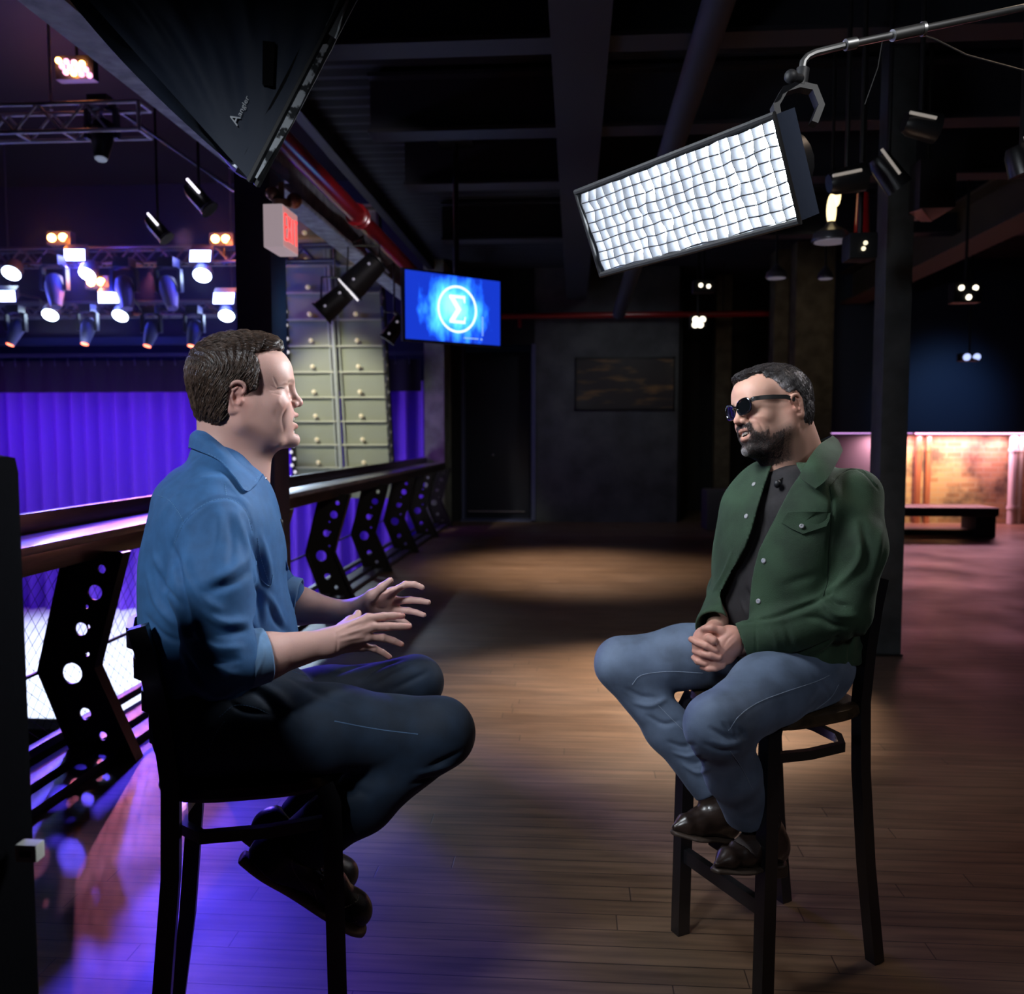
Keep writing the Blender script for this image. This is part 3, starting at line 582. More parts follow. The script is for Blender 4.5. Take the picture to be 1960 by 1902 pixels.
def screen_mat():
    m = bpy.data.materials.new('screen_image'); m.use_nodes = True; nt = m.node_tree; b = nt.nodes['Principled BSDF']; L = nt.links.new
    b.inputs['Base Color'].default_value = (.01, .01, .02, 1); b.inputs['Roughness'].default_value = .2
    tc = nt.nodes.new('ShaderNodeTexCoord'); vm = nt.nodes.new('ShaderNodeVectorMath'); vm.operation = 'LENGTH'
    mp = nt.nodes.new('ShaderNodeMapping'); mp.inputs['Location'].default_value = (0, 0, 0); mp.inputs['Scale'].default_value = (1.55, 0, 1.9); L(tc.outputs['Object'], mp.inputs[0]); L(mp.outputs[0], vm.inputs[0])
    n = nt.nodes.new('ShaderNodeTexNoise'); n.inputs['Scale'].default_value = 9; n.inputs['Detail'].default_value = 5; mp2 = nt.nodes.new('ShaderNodeMapping'); mp2.inputs['Scale'].default_value = (1, 0, .45); L(tc.outputs['Object'], mp2.inputs[0]); L(mp2.outputs[0], n.inputs[0])
    ad = nt.nodes.new('ShaderNodeMath'); ad.operation = 'MULTIPLY_ADD'; L(n.outputs[0], ad.inputs[0]); ad.inputs[1].default_value = .75; L(vm.outputs['Value'], ad.inputs[2])
    cr = nt.nodes.new('ShaderNodeValToRGB'); e = cr.color_ramp.elements; e[0].position = .46; e[0].color = (.22, .80, 1, 1); e[1].position = 1.15; e[1].color = (.004, .02, .30, 1)
    k = e.new(.70); k.color = (.05, .38, .88, 1); k = e.new(.92); k.color = (.008, .07, .60, 1); L(ad.outputs[0], cr.inputs[0])
    L(cr.outputs[0], b.inputs['Emission Color']); b.inputs['Emission Strength'].default_value = 2.1; return m
A, B_, D_, C_ = P(776, 515, 7.6), P(957, 541, 8.2), P(776, 646, 7.6), P(957, 662, 8.2)
ctr = (A+B_+C_+D_)/4; ux = (B_-A); ux[2] = 0; wd = np.linalg.norm(ux); ux /= wd; rz = atan2(ux[1], ux[0]); hg = (A[2]+B_[2]-C_[2]-D_[2])/2
t = thing('wall_screen', (ctr[0], ctr[1], ctr[2]), 'ceiling-hung flat screen glowing blue with a sigma in a ring', 'television', rz=rz)
Ms = mw(t)
def LS(mb):  # local box helper coordinates of the screen: x right, y back, z up
    Mx = np.array(Ms); mb.V = [tuple(Mx[:3, :3] @ np.array(v)+Mx[:3, 3]) for v in mb.V]; return mb
LS(MB().box((-wd/2-.02, .004, -hg/2-.02), (wd/2+.02, .05, hg/2+.02), bev=.006).box((-.25, .05, -.2), (.25, .09, .2), bev=.01)).build('casing', M_black, t)
LS(MB().box((-wd/2, -.001, -hg/2), (wd/2, .006, hg/2))).build('screen', screen_mat(), t, smooth=False)
E_sg = emis('screen_white', (.86, .97, 1), 1.4); mb = MB(); ring = []; cxs = .03
R1, R2, n = .212, .192, 64
for i in range(n): aa = 2*pi*i/n; ring += [(cxs+R1*cos(aa), -.0035, R1*sin(aa)), (cxs+R2*cos(aa), -.0035, R2*sin(aa))]
mb.add(ring, [[2*i, 2*((i+1) % n), 2*((i+1) % n)+1, 2*i+1] for i in range(n)]); LS(mb).build('emblem_ring', E_sg, t, smooth=False)
mb = MB()
def pg(pts): mb.prism([(cxs+x, -.0035, z) for x, z in pts], (0, .001, 0))
pg([(-.085, .10), (-.085, .125), (.085, .125), (.085, .10)]); pg([(.063, .10), (.085, .10), (.085, .062), (.072, .062)]); pg([(-.085, -.125), (-.085, -.10), (.085, -.10), (.085, -.125)]); pg([(.070, -.10), (.078, -.062), (.092, -.062), (.085, -.10)])
pg([(-.085, .10), (-.030, .10), (.042, .0), (-.012, .0)]); pg([(-.012, .0), (.042, .0), (-.028, -.10), (-.085, -.10)]); pg([(-.085, .10), (-.085, .112), (-.05, .10)]); LS(mb).build('emblem_sigma', E_sg, t, smooth=False)
E_dim = emis('screen_dim', (.45, .75, 1), .8)
mb = MB(); [mb.box((.10+i*.018, -.0035, -.258), (.112+i*.018, -.002, -.246)) for i in range(9)]; mb.box((.285, -.0035, -.262), (.3, -.002, -.245)); [mb.box((.30, -.0035, -.22+i*.02), (.312, -.002, -.207+i*.02)) for i in range(9)]; LS(mb).build('caption', E_dim, t, smooth=False)
MB().tube([ctr+[.0, .12, hg/2-.2], (ctr[0], ctr[1]+.12, 4.2)], .025, 12).box((ctr[0]-.16, ctr[1]-.03, 4.1), (ctr[0]+.16, ctr[1]+.27, 4.17)).build('ceiling_pole', M_black, t)

# ================================================================== RIGHT CEILING CLUTTER
def pendant(x, y, D, r, lb, lit=False, up=None):
    c = P(x, y, D); t = thing('pendant_lamp', c, lb, 'lamp')
    MB().lathe(c, (0, 0, 1), [(0, r), (.01, r*1.02), (.05, r*.9), (.09, r*.35), (.12, r*.2)], 26).build('shade', mat('shade_metal', (.10, .10, .12), .35, metal=.5), t)
    MB().tube([c+[0, 0, .12], (c[0], c[1], 4.27)], .01, 6).build('stem', M_blackm, t)
    MB().lathe(c+[0, 0, -.006], (0, 0, 1), [(0, r*.85), (.005, r*.85)], 24).build('lens', mat('lamp_bottom', (.3, .28, .33), .5, emit=(.6, .55, .7), estr=.12), t)
    if lit:
        MB().sphere(c+[0, 0, .19], (.03, .03, .10), 14, 10).sphere(c+[.03, 0, .28], (.025, .025, .07), 12, 8).build('bulb', emis('amber_flame', (1, .78, .38), 2.2), t)
    return t
pendant(1590, 462, 5.4, .115, 'round pendant lamp with a glowing amber bulb, right of the bright softbox', True)
pendant(1486, 532, 7.5, .09, 'small dark round pendant lamp under the bright softbox')
pendant(1580, 533, 8, .07, 'tiny dark pendant lamp nearest the right column')
def spot_small(pts, D, lb, col=(1, .9, .7), s=3.0, r=.035, hang=.5):
    cs = [P(x, y, D) for x, y in pts]; c = np.mean(cs, 0); t = thing('ceiling_spotlight', c, lb, 'ceiling light')
    xs_ = [q[0] for q in cs]; zs_ = [q[2] for q in cs]
    MB().box((min(xs_)-.07, c[1]+.03, min(zs_)-.05), (max(xs_)+.07, c[1]+.18, max(zs_)+.06), bev=.015).tube([c+[0, .1, .05], (c[0], c[1]+.1, 4.27)], .014, 6).build('housing', M_black, t)
    for q in cs: disc(MB(), q+np.array([0, .02, 0]), (-.1, -.9, -.3), r, 14).build('lens', emis('lens_%d' % (int(col[2]*100)), col, s), t)
spot_small([(1332, 611), (1345, 611), (1331, 621), (1341, 621)], 12.5, 'cluster of four small white ceiling lights above the framed picture', r=.045)
spot_small([(1842, 550), (1869, 550), (1856, 568)], 9, 'triangle of three warm white ceiling lights at the right', r=.028)
spot_small([(1852, 683), (1871, 683)], 12, 'pair of round blue-white lights in front of the blue lit wall', (.45, .55, 1), 1.5, r=.05, hang=1.2)
spot_small([(1342, 545), (1357, 547)], 8.5, 'small warm light between the bright softbox and the red pipe', r=.02)
spot_small([(1659, 463), (1655, 474)], 4.7, 'small warm light beside the column under the red bell', (1, .9, .6), 1.2, r=.012)
c = P(1650, 425, 5.3); t = thing('fire_bell', c, 'dark red fire alarm horn beside the column at the ceiling', 'alarm')
MB().lathe(c+[0, 0, -.13], (0, 0, 1), [(0, .02), (.02, .05), (.1, .045), (.3, .035)], 16).build('horn', mat('bell_red', (.35, .004, .01), .3, coat=.5), t); MB().tube([c+[0, 0, .15], (c[0], c[1], 4.27)], .015, 8).build('bracket', M_blackm, t)
# ceiling-hung exit box at far right, pink underside
c = P(1785, 405, 5.5); t = thing('hanging_exit_box', c, 'black hanging box with a pinkish underside at upper right', 'signage')
MB().box(c+[-.12, -.1, 0], c+[.1, .25, .3], bev=.01).build('cabinet', M_black, t); MB().prism([c+[-.1, -.09, -.002], c+[.09, .24, -.002], c+[.02, .24, -.002], c+[-.14, .0, -.002]][:4], (0, 0, -.004)).build('under_panel', mat('pink_under', (.5, .22, .22), .5), t); MB().tube([c+[0, .1, .3], (c[0], c[1]+.1, 4.27)], .015, 8).build('bracket', M_blackm, t)
def track_head(x, y, D, ln, ang, lb):
    c = P(x, y, D); t = thing('track_spotlight', c, lb, 'ceiling light'); d_ = RT*cos(ang)+np.array([0, 0, -sin(ang)])
    MB().lathe(c-d_*ln/2, d_, [(0, .045), (.03, .06), (ln, .07)], 18).build('barrel', M_blackm, t); MB().tube([c, (c[0], c[1], 4.27)], .012, 8).build('stem', M_blackm, t)
    MB().cyl(c-d_*ln/2+[0, -.07, .02], c+d_*ln*.3+[0, -.07, .02], .008, n=8).build('rim', mat('rim_silver_glint', (.8, .75, .7), .2, metal=.6, emit=(.9, .8, .7), estr=.25), t)  # pale glint on the rim comes from added emission
track_head(1762, 240, 4.2, .16, .2, 'black track spotlight with a pale rim at the upper right'); track_head(1700, 330, 4.6, .2, .9, 'black track spotlight between the right softbox and the column'); track_head(1620, 345, 4.4, .18, -.2, 'black track spotlight just right of the bright softbox, under the yoke')
track_head(1955, 305, 3.8, .12, 1.2, 'small track spotlight cut by the right picture edge')
ibeam('ceiling_beam', (2.6, 4.4, 2.95), (9.3, 4.4, 2.95), .5, .06, mat('tan_soffit', (.18, .15, .10), .8), 'tan flat soffit beam crossing the ceiling at the right')

# ================================================================== STOOLS
M_stw = mat('stool_black_wood', (.012, .011, .013), .32, coat=.3)
M_stseat = mat('stool_seat_wood', (.055, .034, .018), .35, noise=.4, nscale=8, stretch=(3, 14, 3), coat=.3)
def bar_stool(c, ang, label):
    t = thing('bar_stool', (c[0], c[1], 0), label, 'stool', rz=ang); Mx = np.array(mw(t))
    def W(mb): mb.V = [tuple(Mx[:3, :3] @ np.array(v)+Mx[:3, 3]) for v in mb.V]; return mb
    for s in (1, -1):
        W(MB().bar([(.195, s*.174, 0), (.19, s*.172, .35), (.185, s*.168, .68), (.17, s*.16, .712)], .036, .04, up=(1, 0, 0))).build('leg', M_stw, t)
        pts = [(-.205, s*.176, 0), (-.165, s*.172, .28), (-.14, s*.168, .55), (-.135, s*.166, .74), (-.15, s*.166, .88), (-.172, s*.166, 1.0), (-.190, s*.166, 1.07)]
        W(MB().bar(pts, .034, .036, up=(1, 0, 0))).build('leg', M_stw, t)
    m = MB(); n = 40; out = []
    for i in range(n):
        a_ = 2*pi*i/n; ca, sa = cos(a_), sin(a_); k = (abs(ca)**3.4+abs(sa)**3.4)**(-1/3.4); out.append((.02+k*ca*.195, k*sa*.195))
    V = [(x*q, y*q, z) for q, z in ((.93, .700), (1, .706), (1.02, .715), (1.0, .733), (.95, .738), (.6, .733), (.2, .730)) for x, y in out]; R_ = 7
    m.add(V, [[i*n+j, i*n+(j+1) % n, (i+1)*n+(j+1) % n, (i+1)*n+j] for i in range(R_-1) for j in range(n)]+[list(range(n))[::-1], [(R_-1)*n+j for j in range(n)]]); W(m).build('seat', M_stseat, t)
    hp = [(.185, -.165, .655), (.05, -.168, .645), (-.08, -.155, .64), (-.125, -.1, .64), (-.14, 0, .64), (-.125, .1, .64), (-.08, .155, .64), (.05, .168, .645), (.185, .165, .655)]
    W(MB().bar([(x, y, z-.02) for x, y, z in hp], .02, .024)).build('brace', M_stw, t)
    W(MB().bar([(.19, -.172, .24), (.19, .172, .24)], .022, .04)).build('footrest', M_stw, t)
    for i, z in enumerate((.83, .90, .97, 1.035)):
        xo = -.146-.19*(z-.83)
        W(MB().bar([(xo-.0, -.15, z), (xo-.035, -.10, z), (xo-.052, 0, z), (xo-.035, .10, z), (xo, .15, z)], .014, .042, up=(0, 0, 1))).build('backrest_slat', M_stw, t)
    return t
ANG_L = radians(16); fL = np.array([cos(ANG_L), sin(ANG_L), 0]); sL = np.array([-sin(ANG_L), cos(ANG_L), 0])
n_ = P(642, 1700, 1.86); n_[2] = 0; STL = n_-fL*.19+sL*.174
bar_stool(STL, ANG_L, 'black wooden bar stool under the man in the blue shirt')
STR = np.array([.5715, 2.44, 0]); ANG_R = radians(210.1)
bar_stool(STR, ANG_R, 'black wooden bar stool under the man in sunglasses')

# ================================================================== SOFTBOXES
M_sbf = mat('softbox_fabric', (.022, .030, .052), .6, spec=.2, sheen=.08, bump=.5, bscale=40)
def rect_frame(c, u, v, n):
    return c, u/np.linalg.norm(u), v/np.linalg.norm(v), n/np.linalg.norm(n)
# right strip box
TL, TR, BR_, BL_ = P(1113, 372, 2.551), P(1488, 226, 2.028), P(1540, 412, 2.075), P(1170, 512, 2.597)
c = (TL+TR+BR_+BL_)/4; u = (TR+BR_-TL-BL_)/2; wS = np.linalg.norm(u); u /= wS; v = (TL+TR-BR_-BL_)/2; v -= u*(u@v); hS = np.linalg.norm(v); v /= hS; nrm = np.cross(u, v); nrm = nrm if nrm@FW < 0 else -nrm
SBR = dict(c=c, u=u, v=v, n=nrm, w=wS, h=hS)
t = thing('softbox', c, 'strip softbox with a bright fabric grid, hanging from the boom behind the man in sunglasses', 'softbox')
def pr(a_, b_, q=0.0): return c+u*a_*wS+v*b_*hS+nrm*q
e = .5
MB().add([pr(-.51, -.54, .028), pr(.51, -.54, .028), pr(.51, .54, .028), pr(-.51, .54, .028), pr(-.51, -.55, -.06), pr(.51, -.55, -.06), pr(.51, .55, -.06), pr(-.51, .55, -.06), pr(-.12, -.2, -.34), pr(.12, -.2, -.34), pr(.12, .2, -.34), pr(-.12, .2, -.34)],
    [[0, 1, 5, 4], [1, 2, 6, 5], [2, 3, 7, 6], [3, 0, 4, 7], [4, 5, 9, 8], [5, 6, 10, 9], [6, 7, 11, 10], [7, 4, 8, 11], [8, 9, 10, 11]]).build('shell', M_sbf, t, smooth=False)
MB().add([pr(-.5, -.5, -.021), pr(.5, -.5, -.021), pr(.5, .5, -.021), pr(-.5, .5, -.021)], [[0, 1, 2, 3]]).build('diffuser', emis('softbox_glow', (.86, .93, 1), 105), t, smooth=False)
MB().add([pr(-.5, -.5, -.042), pr(.5, -.5, -.042), pr(.5, .5, -.042), pr(-.5, .5, -.042)], [[0, 1, 2, 3]]).build('light_block', M_black, t, smooth=False)  # unseen sheet added to stop light going back into the shell
M_grid = mat('silver_grid_fabric', (.062, .067, .078), .85, spec=.08)
g = MB(); NX, NY = 20, 8
def wob(i, j): r_ = np.random.default_rng(i*97+j*13); return r_.uniform(-.006, .006), r_.uniform(-.012, .012), r_.uniform(-.004, .008)
def gp(i, j, q): a_, b_, z_ = wob(i, j) if q > 0 else (0, 0, 0); return pr(-.5+i/NX+a_, -.5+j/NY+b_, q+z_ if q > 0 else q)
for i in range(NX+1):
    for j in range(NY): g.add([gp(i, j, -.019), gp(i, j+1, -.019), gp(i, j+1, .019), gp(i, j, .019)], [[0, 1, 2, 3]])
for j in range(NY+1):
    for i in range(NX): g.add([gp(i, j, -.019), gp(i+1, j, -.019), gp(i+1, j, .019), gp(i, j, .019)], [[0, 1, 2, 3]])
g.build('grid', M_grid, t, smooth=False)
g = MB()
for i in range(NX+1): g.tube([gp(i, j, .0195) for j in range(NY+1)], .0011, 4)
for j in range(NY+1): g.tube([gp(i, j, .0195) for i in range(NX+1)], .0017, 4)
g.build('grid_binding', mat('grid_binding', (.02, .02, .025), .8), t)
MB().tube([pr(-.51, -.54, .028), pr(.51, -.54, .028), pr(.51, .54, .028), pr(-.51, .54, .028)], .009, 8, closed=True).build('rim', M_black, t)
hd = pr(0.0, 0, -.40)
MB().lathe(pr(0, 0, -.33), -nrm, [(0, .09), (.02, .11), (.16, .10), (.18, .06)], 20).build('speed_ring', M_blackm, t)
bt = P(1530, 168, 2.168)
s1 = P(1487, 225, 2.122); s2 = P(1570, 232, 2.122)
# yoke and boom
t2 = thing('light_boom', P(1530, 150, 2.122), 'chrome boom arm with a black yoke holding the strip softbox', 'boom')
MB().bar([P(1490, 245, 2.137), P(1483, 205, 2.137), P(1500, 175, 2.137), P(1528, 166, 2.137), P(1556, 172, 2.137), P(1569, 205, 2.137), P(1556, 238, 2.137)], .016, .03, up=FW).build('yoke', M_black, t2)
MB().cyl(P(1532, 166, 2.137), P(1537, 132, 2.137), .016).cyl(P(1532, 150, 2.122), P(1510, 146, 2.075), .01).sphere(P(1514, 146, 2.075), .016).build('clamp', M_black, t2)
MB().tube([P(1535, 134, 2.137), P(1538, 118, 2.137), P(1546, 108, 2.137), P(1560, 101, 2.137), P(1620, 86, 2.153)], .009, 10).build('arm_tip', mat('scuffed_steel', (.25, .25, .25), .4, metal=1), t2)
MB().tube([P(1615, 87, 2.153), P(1960, 14, 2.301), P(2200, -36, 2.418)], .0095, 12).build('arm', mat('polished_chrome', (.92, .92, .93), .28, metal=1), t2)
MB().cyl(P(1618, 86, 2.149), P(1638, 82, 2.153), .014).build('collar', mat('scuffed_steel'), t2)
MB().cyl(P(1708, 68, 2.184), P(1768, 55, 2.207), .0145).cyl(P(1764, 56, 2.207), P(1770, 55, 2.207), .018).build('collar', mat('scuffed_steel'), t2)
tag(MB().tube([P(1745, 60, 2.9), P(1790, 75, 2.9), P(1850, 105, 2.9), P(1960, 135, 2.9), P(2100, 200, 3)], .0025, 6).tube([P(1690, 70, 2.9), P(1680, 130, 2.9), P(1655, 200, 2.9)], .0015, 5).build('cable', M_black), 'thin black cable drooping from the chrome boom', 'cable')

# left softbox, seen from behind: grid rim turned to the right
cL = P(478, 345, 1.72); cU = P(668, -20, 1.72); ed = cU-cL; ed /= np.linalg.norm(ed)
nL = np.cross(ed, FW); nL = nL if nL[0] > 0 else -nL; RD = ray(575, 160); RD = RD/np.linalg.norm(RD); nL = np.cross(cL-CAM, cU-CAM); nL = nL if nL[0] > 0 else -nL; nL /= np.linalg.norm(nL); nL = nL+RD*.03; nL /= np.linalg.norm(nL); dep = np.cross(nL, ed); dep = ray(480, 345)/np.linalg.norm(ray(480, 345)); cw = .62
cw, ch = .62, .78
t = thing('softbox', cL, 'big black fabric softbox seen from behind at the top left, its grid facing right', 'softbox')
def pl(a_, b_, q): return cL+ed*a_+dep*b_+nL*q       # a along the rim, b away from camera, q outwards
apex = P(40, -250, 2.0)
def shell_left():
    nU, nV = 70, 60; faces = [[], [], [], []]
    quad = [pl(0, -.02, 0), pl(ch, -.02, 0), pl(ch, cw, 0), pl(0, cw, 0)]; ar = .09
    ap = [apex+ed*-ar+dep*-ar, apex+ed*ar+dep*-ar, apex+ed*ar+dep*ar, apex-ed*ar+dep*ar]
    V = []; Fq = []
    for s in range(4):
        q0, q1, a0, a1 = quad[s], quad[(s+1) % 4], ap[s], ap[(s+1) % 4]; base = len(V)
        cen = (q0+q1+a0+a1)/4; outn = cen-(apex+pl(ch/2, cw/2, 0))/2; outn /= np.linalg.norm(outn)
        for i in range(nU+1):
            for j in range(nV+1):
                uu, vv = i/nU, j/nV; pt_ = (q0*(1-vv)+q1*vv)*(1-uu)+(a0*(1-vv)+a1*vv)*uu
                sag = -.085*sin(pi*uu**.8)*sin(pi*vv)**.8*min(1, uu*3); rod = .10*sin(pi*uu)*(1-abs(2*vv-1)**1.0)*0
                bow = .035*sin(pi*uu)   # rods bow outwards
                th_ = atan2(uu+.04, vv+.04); rr_ = sqrt(uu*uu+vv*vv); fold = 1.9*(.013*sin(th_*13+1.2*sin(rr_*7))+.007*sin(th_*29+rr_*5+1)+.004*sin(th_*57-rr_*11))*min(1, rr_*2.2)*sin(pi*uu)**.6*sin(pi*vv)**.5
                V.append(pt_+outn*(sag+bow+fold))
        for i in range(nU):
            for j in range(nV): a_ = base+i*(nV+1)+j; Fq.append([a_, a_+1, a_+nV+2, a_+nV+1])
    return V, Fq
V, Fq = shell_left(); mesh_obj('shell', V, Fq, M_sbf, t); Tsb = BVHTree.FromPolygons([tuple(v_) for v_ in V], Fq)
def strap(pts, name, m_):
    q_ = []
    for x, y in pts:
        rr = ray(x, y); h_ = Tsb.ray_cast(Vector(CAM), Vector(rr/np.linalg.norm(rr))); q_.append(np.array(h_[0])-rr*.004 if h_[0] is not None else P(x, y, 1.7))
    MB().prism(q_, -ray(pts[0][0], pts[0][1])*.004).build(name, m_, t, smooth=False)
strap([(503, 78), (526, 80), (523, 165), (502, 162)], 'velcro_strap', mat('velcro_black', (.004, .004, .005), .95, spec=.1))
def logo(txt, x, y, x2, y2, size, name):
    rr = ray(x, y); h_ = Tsb.ray_cast(Vector(CAM), Vector(rr/np.linalg.norm(rr))); 
    if h_[0] is None: return
    n_ = np.array(h_[1]); n_ = n_ if n_@rr < 0 else -n_; d_ = P(x2, y2, 1.7)-P(x, y, 1.7); d_ = d_-n_*(d_@n_); d_ /= np.linalg.norm(d_); u_ = np.cross(n_, d_)
    cu = bpy.data.curves.new(name, 'FONT'); cu.body = txt; cu.size = size; cu.extrude = .0003; cu.shear = .25; ob = bpy.data.objects.new(name, cu); COL.objects.link(ob); cu.materials.append(mat('logo_print', (.55, .58, .62), .6)); me_ = bpy.data.meshes.new_from_object(ob); COL.objects.unlink(ob); ob = bpy.data.objects.new(name, me_); COL.objects.link(ob)
    pos = np.array(h_[0])+n_*.004; M_ = Matrix(((d_[0], u_[0], n_[0], pos[0]), (d_[1], u_[1], n_[1], pos[1]), (d_[2], u_[2], n_[2], pos[2]), (0, 0, 0, 1))); ob.parent = t; ob.matrix_local = mw(t).inverted() @ M_
logo('A', 455, 244, 470, 200, .030, 'logo_mark'); logo('angler', 463, 226, 482, 186, .017, 'logo_text')
mb = MB()
for q in (0.0, .016): mb.tube([pl(0, -.02, q), pl(ch, -.02, q), pl(ch, cw, q), pl(0, cw, q)], .007, 6, closed=True)
mb.build('rim', M_black, t)
M_grl = mat('lit_grid_fabric', (.05, .055, .06), .5, color2=(.85, .9, .95), nscale=55, stretch=(1, 1, 1), cmin=.42, cmax=.50)  # silver grid, whitened to stand for light leaking from the diffuser
mb = MB()
mb.prism([pl(.01, -.03, .006), pl(.30, -.03, .004), pl(.31, -.03, .014), pl(.14, -.03, .020), pl(.01, -.03, .010)], dep*.004); mb.build('grid_edge', M_grl, t, smooth=False)
mb = MB(); gN = 9
for i in range(gN+1): mb.prism([pl(ch*i/gN, 0, -.03), pl(ch*i/gN, cw, -.03), pl(ch*i/gN, cw, .012), pl(ch*i/gN, 0, .012)], ed*.002)
for i in range(8): mb.prism([pl(0, cw*i/7, -.03), pl(ch, cw*i/7, -.03), pl(ch, cw*i/7, .012), pl(0, cw*i/7, .012)], dep*.002)
mb.build('grid', M_black, t, smooth=False)
MB().prism([P(621, 60, 1.70), P(636, 0, 1.70), P(652, -60, 1.70), P(678, -60, 1.70), P(664, 0, 1.70), P(640, 72, 1.70)], nL*.003+FW*.003).build('grey_flap', mat('grey_webbing', (.35, .38, .40), .7, bump=.4, bscale=200), t, smooth=False)
MB().add([pl(.03, .03, -.035), pl(ch-.03, .03, -.035), pl(ch-.03, cw-.03, -.035), pl(.03, cw-.03, -.035)], [[0, 1, 2, 3]]).build('diffuser', emis('softbox_glow_left', (.86, .93, 1), 36), t, smooth=False)
MB().add([pl(.02, .02, -.042), pl(ch-.02, .02, -.042), pl(ch-.02, cw-.02, -.042), pl(.02, cw-.02, -.042)], [[0, 1, 2, 3]]).build('light_block', M_black, t, smooth=False)  # added sheet keeping the diffuser's light out of the shell inside
SBL = dict(c=pl(ch/2, cw/2, .03), n=nL)

# ================================================================== NEAR BLACK CASE AT THE LEFT EDGE
e0 = P(44, 880, 1.33); t = thing('equipment_case', (e0[0]-.28, e0[1]-.15, 0), 'tall black padded equipment case cut by the left picture edge', 'case')
MB().box((e0[0]-.6, e0[1]-.32, .0), (e0[0], e0[1], 1.425), bev=.03).build('body', mat('padded_black_cloth', (.002, .002, .003), 1.0, spec=.05, bump=.4, bscale=90), t)
g0 = P(36, 1611, 1.30); g1 = P(78, 1645, 1.30); MB().box((g0[0], g0[1]-.01, g1[2]), (g1[0], g0[1]+.012, g0[2]), bev=.003).build('name_tag', mat('grey_tag', (.55, .55, .5), .7), t)
MB().box((g0[0]+.008, g0[1]-.012, g1[2]+.009), (g1[0]-.008, g0[1]-.009, g0[2]-.009)).build('tag_print', mat('tag_print', (.12, .12, .12), .7), t)
